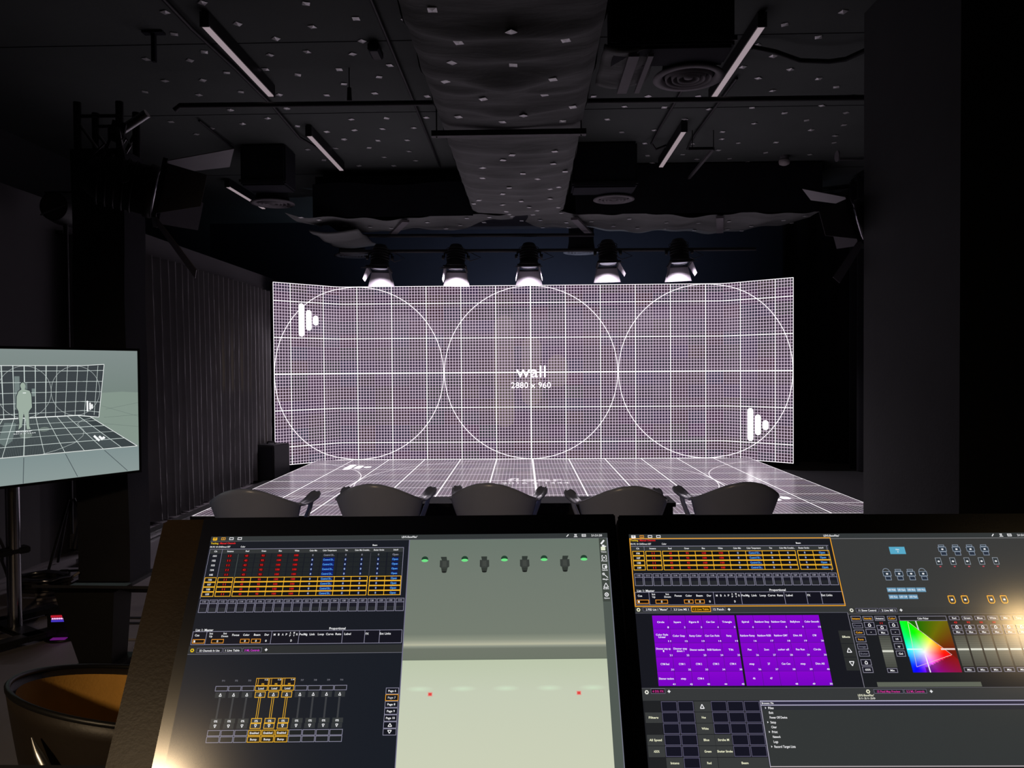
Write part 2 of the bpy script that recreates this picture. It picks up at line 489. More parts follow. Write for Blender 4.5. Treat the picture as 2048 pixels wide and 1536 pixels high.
# ---------------- insulation pins
CEIL_PINS = [(-2.28, 5.31), (-2.61, 5.44), (-2.71, 5.79), (-2.16, 5.64), (-1.96, 5.9), (-2.62, 6.12), (-3.16, 6.24), (-2.81, 6.28), (-2.11, 6.2), (-2.25, 6.49), (-2.61, 6.55), (-3.23, 6.71), (-2.89, 6.71), (-3.54, 6.96), (-3.08, 7.06), (-2.66, 7.0), (-2.95, 7.48), (-2.33, 7.09), (-1.56, 5.35), (-1.26, 5.59), (-0.9, 5.62), (-1.62, 5.71), (-1.3, 5.97), (-1.79, 6.15), (-1.43, 6.21), (-0.87, 6.15), (-1.17, 6.45), (-1.62, 6.52), (-2.01, 6.62), (-1.31, 6.7), (-1.66, 6.85), (-1.89, 7.12), (-1.43, 7.09), (-1.28, 7.38), (-2.38, 7.46), (-0.95, 7.19), (-1.04, 7.79), (0.63, 7.26), (0.83, 7.93), (2.31, 5.62), (1.95, 5.81), (2.29, 6.04), (1.85, 6.17), (2.05, 6.39), (1.86, 6.61), (2.29, 6.68), (2.07, 6.87), (2.62, 6.9), (2.86, 7.11), (2.3, 7.18), (2.01, 7.36), (2.58, 7.39), (3.11, 7.35), (1.15, 7.28), (1.63, 7.3), (0.96, 7.55), (1.36, 7.59), (1.82, 7.66), (2.24, 7.64), (2.92, 7.61), (3.25, 7.83), (2.62, 7.81), (-2.95, 7.48), (-2.38, 7.46), (-2.67, 7.74), (-2.99, 7.9), (-2.44, 8.0), (-3.37, 8.03), (-3.62, 8.22), (-2.18, 8.2), (-2.06, 8.47), (-2.24, 8.81), (-2.58, 8.84), (-2.51, 9.29), (-3.7, 7.8), (-1.82, 7.81), (-1.45, 7.79), (-1.04, 7.79), (-1.87, 8.16), (-1.56, 8.13), (-1.22, 8.11), (-2.06, 8.48), (-1.69, 8.54), (-1.36, 8.54), (-1.85, 8.81), (-1.41, 8.97), (-1.75, 9.2), (-1.39, 9.37), (-1.7, 9.59), (-2.14, 9.57), (-1.62, 10.43), (-1.23, 10.54), (2.62, 7.81), (1.64, 7.96), (2.41, 8.13), (2.93, 8.05), (3.39, 8.22), (2.14, 8.4), (1.38, 8.31), (1.03, 8.36), (3.1, 8.38), (3.45, 8.6), (2.2, 8.66), (1.35, 8.79), (1.9, 8.83), (2.43, 8.82), (2.86, 8.82), (3.54, 8.86), (0.88, 9.11), (1.15, 9.15), (1.46, 9.29), (1.88, 9.26), (2.27, 9.1), (2.87, 9.23), (3.44, 9.34), (2.1, 9.48), (1.57, 9.62), (2.5, 9.47), (2.77, 9.65)]
DUCT_PINS = [(-0.52, 4.18), (-0.09, 4.31), (-0.41, 4.55), (0.23, 4.54), (-0.48, 4.84), (-0.09, 4.9), (0.17, 5.05), (-0.56, 5.19), (-0.32, 5.5), (0.12, 5.46), (0.34, 5.71), (-0.03, 5.77), (-0.54, 5.93), (-0.2, 6.02), (0.28, 6.08), (-0.14, 6.77), (0.24, 6.8), (-0.23, 7.1), (0.24, 7.23), (-0.44, 7.39), (-0.05, 7.55), (0.37, 7.57), (-0.47, 7.8), (0.1, 7.85), (-0.2, 8.05), (0.33, 8.23), (0.24, 8.3), (-0.28, 8.41), (-0.57, 8.79), (-0.08, 8.74), (0.25, 8.74), (-0.65, 9.09), (-0.3, 9.01), (0.01, 9.13), (-0.27, 9.35), (0.11, 9.42), (0.37, 9.31), (0.06, 9.65)]
CROSS_PINS = [(-2.81, 9.31), (-2.66, 9.58), (-2.76, 9.99), (-2.45, 10.11), (-2.46, 10.11), (-2.11, 10.07), (-1.83, 10.08), (-1.68, 9.98), (-1.33, 9.97), (-1.14, 10.44), (-0.23, 9.62), (0.13, 9.68), (0.42, 9.67), (-0.79, 9.74), (-0.5, 9.71), (-0.21, 9.85), (0.16, 10.06), (0.51, 10.1), (-0.91, 10.13), (-0.59, 10.1), (-0.09, 10.24), (0.2, 10.46), (0.56, 10.48), (-1.13, 10.42), (0.85, 10.2), (1.17, 10.41), (1.33, 10.01), (1.49, 10.37), (1.82, 10.02), (1.9, 10.54), (2.29, 10.25), (2.65, 10.07), (3.0, 10.27), (3.39, 10.15), (3.59, 10.42), (3.61, 9.97), (2.33, 10.69), (2.76, 10.57), (2.99, 10.7)]
def pin_mesh(r):
    mb = MB()
    M = Matrix.Rotation(r, 3, 'Z')
    mb.box((0, 0, -0.003), (0.052, 0.052, 0.003), M)
    c = [M @ Vector((sx * 0.026, sy * 0.026, -0.0046)) for sx, sy in ((-1, -1), (1, -1), (1, 1), (-1, 1))]
    mb._add(c + [Vector((0, 0, -0.0105))], [(1, 0, 4), (2, 1, 4), (3, 2, 4), (0, 3, 4)])
    return mb.mesh('pin', M_pin)
PIN_MESH = [pin_mesh(a) for a in (0, 0.35, 0.8, -0.3, 1.2)]
def pins(lst, parent, zf):
    for i, (x, y) in enumerate(lst):
        o = bpy.data.objects.new('insulation_pin', PIN_MESH[(i * 7 + int(abs(x) * 10)) % 5])
        C.objects.link(o); o.parent = parent
        o.location = (x, y, zf(x, y))
        o.rotation_euler = (random.uniform(-.06, .06) + 0.0, random.uniform(-.08, .08), 0)
pins(CEIL_PINS, ceiling, lambda x, y: CEIL - 0.002)

# ---------------- LED wall
WC = Vector((0.0234, 10.8537, 1.3593)); WY = 0.0038
e_w = Vector((math.cos(WY), math.sin(WY), 0)); n_w = Vector((-math.sin(WY), math.cos(WY), 0))
def wall_plan(u):
    """plan point of the wall at arc length u (metres from centre)"""
    s = -1 if u < 0 else 1
    ang = 0.7615 if s < 0 else 0.7051
    d = abs(u)
    k = 0.10                      # the bend is a short curve
    P = WC.copy(); a = 0.0; x = 0.0; pos = 0.0
    if d <= 2.75 - k:
        return WC + e_w * (s * d)
    P = WC + e_w * (s * (2.75 - k))
    n = 12; rem = d - (2.75 - k)
    st = 2 * k / n
    for i in range(n):
        if rem <= 0: break
        t = min(st, rem); aa = ang * (i + 0.5) / n
        P = P + (e_w * s * math.cos(aa) - n_w * math.sin(aa)) * t
        rem -= t
    if rem > 0:
        P = P + (e_w * s * math.cos(ang) - n_w * math.sin(ang)) * rem
    return P
us = [-3.75, -3.25, -2.95] + [-2.85 + 0.2 * i / 8 for i in range(9)] + [-2.5, -1.25, 0.0, 1.25, 2.5] + [2.65 + 0.2 * i / 8 for i in range(9)] + [2.95, 3.25, 3.75]
led_wall = thing('led_wall', 'tall LED video wall with angled ends showing a white grid test pattern', 'video wall', (WC.x, WC.y, 0))
off = Vector((WC.x, WC.y, 0))
quads = []
for a, b in zip(us[:-1], us[1:]):
    pa, pb = wall_plan(a) - off, wall_plan(b) - off
    z0, z1 = WC.z - 1.25, WC.z + 1.25
    quads.append(([(pa.x, pa.y, z0), (pb.x, pb.y, z0), (pb.x, pb.y, z1), (pa.x, pa.y, z1)],
                  [(a * 384, -480), (b * 384, -480), (b * 384, 480), (a * 384, 480)]))
o = wall_disp = bpy.data.objects.new('display', uv_mesh('display', quads, M_led)); C.objects.link(o); o.parent = led_wall
mb = MB()
for a, b in zip(us[:-1], us[1:]):
    pa, pb = wall_plan(a) - off, wall_plan(b) - off
    d = (pb - pa).normalized(); nn = Vector((-d.y, d.x, 0))
    A0, B0, A1, B1 = pa + nn * 0.004, pb + nn * 0.004, pa + nn * 0.09, pb + nn * 0.09
    z0, z1 = WC.z - 1.255, WC.z + 1.255
    mb._add([(p.x, p.y, z) for p in (A0, B0, B1, A1) for z in (z0, z1)],
            [(0, 1, 3, 2), (2, 3, 5, 4), (4, 5, 7, 6), (6, 7, 1, 0), (0, 2, 4, 6), (1, 7, 5, 3)])
mb.build('cabinet_back', M_fix, led_wall)
M_letter = emat('led_letters', WHITE, 1.6)
Mt = basis((0, -0.006, WC.z - 0.072), e_w, (0, 0, 1), -n_w)
text_obj('wall_lettering', 'wall', 0.172, 0.425, M_letter, wall_disp, Mt)
Mt = basis((0, -0.006, WC.z - 0.226), e_w, (0, 0, 1), -n_w)
text_obj('size_lettering', '2880 x 960', 0.086, 0.57, M_letter, wall_disp, Mt)
for u in (-3.0, -1.0, 1.0, 3.0):       # ground supports behind
    p = wall_plan(u) - off
    MB().box((p.x * 0.97, p.y + 0.28, 1.1), (0.06, 0.06, 2.2)).box((p.x * 0.97, p.y + 0.45, 0.03), (0.06, 0.8, 0.06)).build('support_leg', M_alu, led_wall)

# ---------------- LED floor stage
FC = Vector((0.0569, 8.4621, 0.1551)); FY = 0.0091
stage = thing('led_stage_floor', 'low stage of glossy LED floor panels showing a perspective grid', 'stage', (FC.x, FC.y, 0), FY)
hw, hd = 3.0, 2.0
quads = [([(-hw, -hd, FC.z), (hw, -hd, FC.z), (hw, hd, FC.z), (-hw, hd, FC.z)], [(-1008, -672), (1008, -672), (1008, 672), (-1008, 672)])]
o = floor_disp = bpy.data.objects.new('display', uv_mesh('display', quads, M_ledfloor)); C.objects.link(o); o.parent = stage
MB().box((0, 0, (FC.z - 0.004) / 2), (6.02, 4.02, FC.z - 0.004)).build('stage_base', M_fix, stage)
M_letter2 = emat('led_floor_letters', WHITE, 0.75)
text_obj('floor_lettering', 'floor', 0.24, 0.62, M_letter2, floor_disp, basis((0.0, -0.085, FC.z + 0.002), (1, 0, 0), (0, 1, 0), (0, 0, 1)))
text_obj('size_lettering', '2016 x 1344', 0.12, 0.74, M_letter2, floor_disp, basis((0.0, -0.27, FC.z + 0.002), (1, 0, 0), (0, 1, 0), (0, 0, 1)))

# ---------------- big fabric wrapped duct along the room
DX0, DX1, DZ = -0.705, 0.445, 3.40
def duct_z(x, y):
    t = (x - DX0) / (DX1 - DX0)
    sag = 0.035 * math.sin(math.pi * max(0, min(1, t)))
    f = 0.0
    for yc, a, w, sk in ((4.35, .035, .10, .05), (5.05, .040, .13, -.04), (5.3, .02, .06, .08), (5.72, .022, .08, -.03), (6.75, .025, .12, .05), (7.2, .018, .09, .02),
                         (7.62, .026, .10, -.03), (8.1, .03, .11, .04), (8.42, .018, .07, 0), (8.75, .016, .08, .03), (9.2, .02, .1, -.02), (4.7, .02, .1, .03)):
        d = (y - yc - sk * math.sin(3 * t * math.pi) - .05 * math.sin(math.pi * t)) / w
        f += a * math.exp(-d * d)
    f += 0.006 * math.sin(y * 17 + 4 * t) * math.sin(7 * t + y)
    edge = 0.03 * (max(0, 0.06 - t) + max(0, t - 0.94)) / 0.06
    return DZ - sag - 1.75 * f * (0.35 + 0.65 * math.sin(math.pi * max(0.02, min(.98, t)))) + edge
duct = thing('fabric_wrapped_duct', 'wide sagging duct wrapped in dark crumpled fabric down the middle of the ceiling', 'duct')
mb = MB()
mb.grid(lambda u, v: Vector((DX0 + (DX1 - DX0) * u, 2.6 + 7.1 * v, duct_z(DX0 + (DX1 - DX0) * u, 2.6 + 7.1 * v))), 40, 260)
mb.build('wrap', M_fabric, duct)
mb = MB()
for sx, x in ((-1, DX0), (1, DX1)):
    mb.grid(lambda u, v, x=x, sx=sx: Vector((x + sx * (0.03 * math.sin(u * math.pi) + 0.01 * math.sin(v * 60)), 2.6 + 7.1 * v,
            duct_z(x, 2.6 + 7.1 * v) * (1 - u) + 3.92 * u)), 6, 80)
mb.build('wrap_side', M_fabric, duct)
pins(DUCT_PINS, duct, lambda x, y: duct_z(x, y) - 0.002)
# strut trapeze under the duct
tr = thing('duct_hanger', 'black channel bar hung on rods under the wrapped duct', 'hanger', (0, 6.2, 0))
MB().box((-0.155, 0, 3.33), (1.26, 0.06, 0.045)).build('channel', M_fix, tr)
for x in (-0.745, 0.435):
    MB().cyl((x, 0, 3.30), (x, 0, CEIL), 0.006, seg=6).build('rod', M_fix, tr)

# ---------------- cross duct before the LED wall
cross = thing('cross_duct', 'fabric wrapped duct crossing the room above the stage front', 'duct')
def back_edge(x):
    P = [(-3.0, 9.75), (-2.8, 10.0), (-2.2, 10.42), (-1.25, 10.5), (-1.05, 10.6), (-0.45, 9.86), (0.15, 10.5), (0.9, 10.72), (2.0, 10.78), (3.0, 10.85), (3.5, 10.6), (3.75, 10.2)]
    for (a, b), (c, d) in zip(P[:-1], P[1:]):
        if a <= x <= c: return b + (d - b) * (x - a) / (c - a)
    return P[0][1] if x < P[0][0] else P[-1][1]
def front_edge(x):
    return 9.62 - 0.35 * max(0, (-x - 2.3) / 0.7) if x < -2.3 else 9.62
def cross_z(x, y):
    return 3.36 - 0.02 * math.sin(x * 5 + y * 3) - 0.012 * math.sin(x * 13) + 0.03 * math.cos(x * 1.4)
mb = MB()
mb.grid(lambda u, v: Vector((-3.0 + 6.75 * u, front_edge(-3.0 + 6.75 * u) + (back_edge(-3.0 + 6.75 * u) - front_edge(-3.0 + 6.75 * u)) * v,
        cross_z(-3.0 + 6.75 * u, front_edge(-3.0 + 6.75 * u) + (back_edge(-3.0 + 6.75 * u) - front_edge(-3.0 + 6.75 * u)) * v))), 130, 16)
mb.build('wrap', M_fabric, cross)
mb = MB()
mb.grid(lambda u, v: Vector((-2.75 + 2.05 * u, 9.62, 3.36 + 0.42 * v + 0.02 * math.sin(u * 9) * v)), 20, 4)
mb.grid(lambda u, v: Vector((0.6 + 3.1 * u, 9.62, 3.36 + (0.3 + 0.32 * min(1, u * 5)) * v)), 24, 4)
mb.build('face', M_flatblack, cross)
MB().box((0.4, 10.3, 3.66), (6.3, 1.1, 0.5)).build('core', M_flatblack, cross)
pins(CROSS_PINS, cross, lambda x, y: cross_z(x, y) - 0.008)
for k, x in enumerate((-1.75, 0.72, 2.55)):
    MB().box((x, 10.15, 3.305), (0.09, 1.1, 0.03), Matrix.Rotation(0.35 if k == 0 else -0.25, 3, 'Z')).build('strap', M_grille, cross)

# ---------------- dark plenum boxes and round ceiling diffusers
def plenum(x0, x1, y0, y1, z0, label):
    t = thing('duct_box', label, 'duct box', ((x0 + x1) / 2, (y0 + y1) / 2, 0))
    MB().box((0, 0, (z0 + CEIL) / 2), (x1 - x0, y1 - y0, CEIL - z0), None, 0.02).build('casing', M_flatblack, t)
    MB().box((0, (y0 - y1) / 2 - 0.006, z0 + 0.05), (x1 - x0 + 0.02, 0.012, 0.03)).build('flange', M_fix, t)
    return t
plenum(0.55, 1.34, 4.93, 5.25, 3.47, 'large black duct box at the top beside the wrapped duct')
plenum(-3.29, -2.77, 8.6, 9.0, 3.53, 'small square black duct box near the left ceiling edge')
plenum(0.51, 1.25, 8.7, 9.1, 3.48, 'black duct box right of the far end of the wrapped duct')
def diffuser(x, y, z, r, label):
    t = thing('ceiling_diffuser', label, 'air vent', (x, y, z), 0, 'round ceiling air diffusers')
    MB().lathe([(r, 0.012), (r * 1.02, 0.0), (r * 0.80, -0.004), (r * 0.74, 0.02)], None, 40).build('rim', M_grille, t)
    for q in (0.60, 0.42, 0.26):
        MB().lathe([(r * (q + 0.075), 0.02), (r * (q + 0.05), -0.012), (r * q, 0.004), (r * (q - 0.02), 0.03)], None, 32).build('ring', M_grille, t)
    MB().lathe([(r * 0.16, 0.03), (r * 0.12, 0.0), (0.001, -0.004)], None, 20).build('centre_cone', M_grille, t)
    MB().lathe([(r * 0.8, 0.02), (r * 0.78, 0.03), (0.001, 0.031)], None, 24).lathe([(r * .78, .03), (r * .7, .16), (r * .7, CEIL - z)], None, 20).build('neck', M_flatblack, t)
    return t
diffuser(1.14, 5.41, 3.45, 0.245, 'largest round grey air diffuser, near the top beside the right light tube')
diffuser(-3.13, 9.22, 3.45, 0.26, 'round grey air diffuser under the small left duct box')
diffuser(1.04, 9.23, 3.45, 0.245, 'round grey air diffuser under the far right duct box')
diffuser(-2.61, 11.17, 3.1, 0.26, 'faint round air diffuser above the left end of the LED wall')
diffuser(0.77, 11.07, 3.1, 0.26, 'faint round air diffuser above the middle of the LED wall')
# wrapped branch ducts near the diffusers
def branch(x0, x1, y0, y1, z, label):
    mb = MB()
    mb.grid(lambda u, v: Vector((x0 + (x1 - x0) * u, y0 + (y1 - y0) * v, z - 0.03 * math.sin(u * 3.1) - 0.01 * math.sin(v * 13 + u * 5))), 12, 16)
    o = mb.build('branch_duct', M_fabric, None, solid=0.02); return tag(o, label, 'duct')
branch(0.5, 0.86, 4.95, 5.6, 3.50, 'short wrapped branch duct under the large black duct box')
branch(-2.84, -2.2, 9.75, 10.95, 3.22, 'wrapped branch duct hanging below the left end of the cross duct')
st = thing('strut_pair', 'pair of grey channel struts under the large black duct box', 'strut', (0.75, 5.3, 3.44))
for dx, w in ((-0.055, 0.07), (0.055, 0.035)):
    MB().box((dx, 0, 0), (w, 0.66, 0.02)).build('channel', M_grille, st)

# ---------------- linear light fixtures (dimmed right down)
def tube(x, y0, y1, label):
    t = thing('linear_light', label, 'ceiling light', (x, (y0 + y1) / 2, 0), 0, 'dimmed linear ceiling lights')
    L = y1 - y0
    MB().box((0, 0, 3.938), (0.062, L, 0.10)).build('housing', M_fix, t)
    MB().box((0, 0, 3.884), (0.046, L - 0.01, 0.008)).build('lamp_cover', M_diffuser, t)
    for s in (-1, 1):
        MB().box((0.0, s * (L / 2 + 0.004), 3.93), (0.066, 0.008, 0.11)).build('end_cap', M_fix, t)
    return t
tube(-2.315, 5.42, 6.82, 'dimly glowing linear ceiling light at the upper left, longest on that side')
tube(-2.31, 7.96, 9.36, 'dimly glowing linear ceiling light left of the wrapped duct, beyond the black pipe')
tube(-4.04, 10.1, 11.5, 'short looking dim linear ceiling light farthest left, behind a diffuser')
tube(1.71, 5.58, 7.08, 'dimly glowing linear ceiling light at the upper right beside the largest diffuser')
tube(1.64, 8.0, 9.4, 'dimly glowing linear ceiling light right of the wrapped duct, beyond the black pipe')

# ---------------- pipes, conduits, brackets
def pipe(name, pts, r, label, cat='pipe', m=None):
    o = MB().tube(pts, r, 8).build(name, m or M_fix); return tag(o, label, cat)
pipe('black_pipe', [(-3.05, 6.5, 3.66), (-3.0, 6.5, 3.70), (-0.72, 6.5, 3.69)], 0.024, 'long black pipe crossing the ceiling left of the wrapped duct')
pipe('black_pipe', [(0.46, 6.5, 3.685), (2.9, 6.5, 3.68)], 0.024, 'long black pipe crossing the ceiling right of the wrapped duct')
h = thing('pipe_hanger', 'small black hanger holding the left ceiling pipe', 'hanger', (-1.53, 6.5, 0))
MB().cyl((0, 0, 3.72), (0, 0, 3.83), 0.022, 0.018, 8).build('clamp', M_fix, h); MB().cyl((0, 0, 3.83), (0, 0, CEIL), 0.005, seg=6).build('rod', M_fix, h)
pipe('conduit', [(-1.07, 3.5, 3.975), (-1.09, 7.3, 3.975), (-1.11, 9.6, 3.975)], 0.014, 'thin black conduit running along the ceiling left of the duct', 'conduit')
pipe('conduit', [(-2.49, 4.5, 3.97), (-2.49, 5.6, 3.95), (-2.48, 6.4, 3.975), (-2.47, 7.3, 3.975), (-2.5, 8.27, 3.96), (-2.38, 8.6, 3.93)], 0.016, 'black conduit beside the upper left linear light', 'conduit')
pipe('conduit', [(-3.36, 7.7, 3.97), (-3.37, 8.6, 3.96)], 0.012, 'short conduit leading to the small left duct box', 'conduit')
pipe('conduit', [(1.44, 6.6, 3.975), (1.41, 8.2, 3.975), (1.40, 8.63, 3.95), (1.46, 8.7, 3.9), (1.57, 8.66, 3.93)], 0.014, 'dark conduit left of the far right linear light', 'conduit')
pipe('conduit', [(1.86, 6.8, 3.975), (1.84, 8.4, 3.975), (1.86, 8.9, 3.96)], 0.014, 'dark conduit right of the far right linear light', 'conduit')
pipe('hose', [(1.78, 6.05, 3.93), (1.96, 6.07, 3.9), (2.2, 6.2, 3.88), (2.45, 6.23, 3.88), (2.57, 6.2, 3.885), (2.75, 6.0, 3.92)], 0.02, 'black hose sagging under the ceiling at the upper right', 'hose')
tk = thing('ceiling_track', 'L shaped black ceiling track right of the far right light', 'track', (2.0, 8.35, 3.8))
MB().box((-0.11, 0, 0), (0.27, 0.03, 0.03)).build('short_arm', M_fix, tk); MB().box((0.03, 0.76, 0), (0.03, 1.5, 0.03)).build('long_arm', M_wallgrey, tk)
for x in (-0.2, 0.03): MB().cyl((x, 0, 0.015), (x, 0, 0.2), 0.005, seg=6).build('rod', M_fix, tk)
jb = thing('junction_box', 'small black junction box on the ceiling between light and duct', 'junction box', (-1.21, 6.05, 3.95))
MB().box((0, 0, 0), (0.09, 0.2, 0.06), None, 0.008).build('case', M_flatblack, jb); MB().box((0, 0, -0.032), (0.06, 0.16, 0.006)).build('lid', M_fix, jb)
bk = thing('ceiling_bracket', 'small black T bracket hanging from the ceiling at far upper left', 'bracket', (-2.85, 5.75, 0))
MB().box((0, 0, 3.99), (0.16, 0.06, 0.015)).build('plate', M_flatblack, bk); MB().box((0, 0, 3.88), (0.03, 0.03, 0.22)).build('stem', M_flatblack, bk)
sd = thing('smoke_detector', 'small white smoke detector on the right of the ceiling', 'smoke detector', (3.15, 9.4, CEIL))
MB().lathe([(0.05, 0.0), (0.055, -0.045), (0.04, -0.05)], None, 20).build('base', M_grille, sd)
MB().lathe([(0.062, -0.05), (0.068, -0.07), (0.06, -0.1), (0.03, -0.115), (0.001, -0.117)], None, 20).build('cap', M_white, sd)
wp = thing('wall_rail', 'short grey pipe with round flange beside the right pillar top', 'pipe', (3.42, 8.46, 3.7))
MB().cyl((0, 0, 0), (0.7, 0, 0.0), 0.02, seg=10).build('tube', M_alu, wp); MB().cyl((-0.012, 0, 0.03), (0.0, 0, 0.03), 0.06, seg=18).build('flange', M_grille, wp)
pipe('lighting_bar', [(-2.45, 10.4, 3.26), (0.9, 10.4, 3.235)], 0.024, 'upper black lighting bar behind the cross duct', 'lighting bar')
bar = pipe('lighting_bar', [(-2.6, 10.4, 3.045), (3.1, 10.4, 3.02)], 0.024, 'lower black lighting bar that carries the five stage lamps', 'lighting bar')

# ---------------- curtain on the left partition
def curtain_pt(u, v):
    y = 5.72 + 4.25 * u
    z = 2.46 - 2.43 * v
    ph = 2 * math.pi * (y / 0.135) + 1.3 * math.sin(y * 2.3) + v * 1.2 * math.sin(y * 5.1 + 1) + v * v * 1.0 * math.sin(y * 9.0)
    amp = (0.082 + 0.014 * math.sin(y * 3.7)) * (0.85 + 0.2 * v)
    s = 0.86 * math.asin(math.sin(ph)) * 2 / math.pi + 0.14 * math.sin(ph)
    x = -3.475 + amp * s + 0.02 * v * math.sin(y * 1.9)
    dy = 0.02 * v * math.sin(ph * 0.5 + y)
    return Vector((x, y + dy, z))
ct = thing('long_curtain', 'long dark grey pleated curtain along the left side of the stage', 'curtain')
MB().grid(curtain_pt, 900, 24).build('pleated_cloth', M_curtain, ct)
MB().box((-3.57, 7.84, 2.47), (0.05, 4.3, 0.03)).build('rail', M_fix, ct)
# black masking drapes right of the LED wall
def drape_pt(u, v):
    x = 3.75 + 1.6 * u
    ph = x * 26 + 0.8 * math.sin(x * 7) + v * 0.5
    return Vector((x, 11.3 - 0.9 * u + 0.04 * math.sin(ph), 3.9 - 3.88 * v))
dr = thing('masking_drape', 'black masking drape hanging right of the LED wall', 'curtain')
MB().grid(drape_pt, 160, 8).build('cloth', M_drape, dr); MB().tube([(3.7, 11.33, 3.93), (5.4, 10.37, 3.93)], 0.02, 8).build('rail', M_fix, dr)
def drape2(u, v):
    y = 10.4 - 4.4 * u
    return Vector((4.4 + 0.05 * math.sin(y * 24 + math.sin(y * 5)) , y, 3.9 - 3.88 * v))
dr = thing('masking_drape', 'black masking drape along the right side behind the pillar', 'curtain')
MB().grid(drape2, 260, 8).build('cloth', M_drape, dr); MB().tube([(4.4, 10.4, 3.93), (4.4, 6.0, 3.93)], 0.02, 8).build('rail', M_fix, dr)

# ================================================================== STAGE LAMPS
def light_obj(name, kind, parent, energy, color, **kw):
    d = bpy.data.lights.new(name, kind); d.energy = energy; d.color = color
    for k, v in kw.items(): setattr(d, k, v)
    o = bpy.data.objects.new(name, d); C.objects.link(o); o.parent = parent
    return o
def fresnel(label, pos, beam, yref, k=1.0, doors=(20, 100, 25, 25), watts=0, hang=None, group=None, lens_m=None, cable=None, door_len=0.22):
    """lamp head: local +z is the beam; doors = angles of y+, y-, x+, x- leaves measured from the beam"""
    w = Vector(beam).normalized(); y = (Vector(yref) - w * Vector(yref).dot(w)).normalized(); x = y.cross(w)
    M = basis(pos, x, y, w)
    t = thing('stage_lamp', label, 'stage lamp', M=M, group=group)
    MB().lathe([(0.001, -0.30 * k), (0.075 * k, -0.295 * k), (0.10 * k, -0.25 * k), (0.115 * k, -0.18 * k), (0.118 * k, -0.04 * k), (0.128 * k, -0.035 * k), (0.128 * k, 0.0), (0.112 * k, 0.004 * k)], None, 28).build('body', M_fix, t)
    body = t.children[0]
    mb = MB()
    for i in range(5): mb.lathe([(0.122 * k, (-0.24 + i * 0.035) * k), (0.128 * k, (-0.236 + i * 0.035) * k), (0.122 * k, (-0.23 + i * 0.035) * k)], None, 24)
    mb.build('cooling_fins', M_fix, body)
    MB().lathe([(0.112 * k, -0.004 * k), (0.08 * k, 0.006 * k), (0.04 * k, 0.012 * k), (0.001, 0.014 * k)], None, 28).build('lens', lens_m or M_lens, t)
    lens = [c for c in t.children if c.name.startswith('lens')][0]
    MB().lathe([(0.108 * k, 0.006 * k), (0.113 * k, 0.010 * k), (0.118 * k, 0.006 * k)], None, 28).build('lens_ring', M_chrome, lens)
    a = 0.135 * k; fr = t
    mb = MB()
    for sx, sy, lx, ly in ((0, 1, 2, .12), (0, -1, 2, .12), (1, 0, .12, 2), (-1, 0, .12, 2)):
        mb.box((sx * a, sy * a, 0.022 * k), (lx * a + .012 * k, ly * a, 0.02 * k))
    mb.build('door_frame', M_fix, t)
    L = door_len * k
    for (dx, dy), ang, w0, w1, ll in (((0, 1), doors[0], 1.9, 2.6, 1.0), ((0, -1), doors[1], 1.9, 2.6, 1.0), ((1, 0), doors[2], 1.8, 1.1, 0.85), ((-1, 0), doors[3], 1.8, 1.1, 0.85)):
        if ang is None: continue
        d = Vector((dx, dy, 0)); tt = Vector((-dy, dx, 0)); th = math.radians(ang)
        r = d * a + Vector((0, 0, 0.034 * k)); tip = r + (Vector((0, 0, 1)) * math.cos(th) + d * math.sin(th)) * L * ll
        nrm = (-Vector((0, 0, 1)) * math.sin(th) + d * math.cos(th)) * 0.004
        MB().slab([r - tt * a * w0 / 2, r + tt * a * w0 / 2, tip + tt * a * w1 / 2, tip - tt * a * w1 / 2], nrm).build('barn_door', M_flap, t)
    if hang is not None:
        Mi = M.inverted(); hp = Mi @ Vector(hang)
        ctr = Vector((0, 0, -0.13 * k)); ax = Vector((1, 0, 0)); up = (hp - ctr); up = (up - ax * up.dot(ax)); ul = up.length; up.normalize()
        mb = MB(); R = 0.15 * k; q = min(0.24 * k, ul * 0.8)
        mb.tube([ctr + ax * R, ctr + ax * R + up * q * 0.8, ctr + ax * R * 0.8 + up * q, ctr - ax * R * 0.8 + up * q, ctr - ax * R + up * q * 0.8, ctr - ax * R], 0.012 * k, 6)
        yoke = mb.build('yoke', M_fix, t)
        MB().cyl(ctr + up * q, hp, 0.018 * k, 0.018 * k, 8).box(hp, (0.05 * k, 0.05 * k, 0.06 * k)).build('clamp', M_fix, t)
        for s in (-1, 1): MB().cyl(ctr + ax * s * R, ctr + ax * s * (R + 0.03 * k), 0.028 * k, seg=10).build('tilt_knob', M_fix, yoke)
    if cable:
        Mi = M.inverted(); MB().tube([Mi @ Vector(p) for p in cable], 0.006, 6).build('power_cable', M_cable, t)
    if watts:
        lo = light_obj('lamp_light', 'SPOT', t, watts, (1.0, 0.90, 1.0), spot_size=math.radians(132), spot_blend=0.3, shadow_soft_size=0.03)
        lo.location = (0, 0, 0.03 * k); lo.rotation_euler = (math.pi, 0, 0)
    return t
M_litlens = emat('lit_lens', (0.75, 0.68, 0.9, 1), 0.45)
names = ['leftmost of the five lit stage lamps above the LED wall', 'second lit stage lamp from the left above the LED wall', 'middle lit stage lamp above the word on the LED wall',
         'fourth lit stage lamp from the left above the LED wall', 'rightmost of the five lit stage lamps above the LED wall']
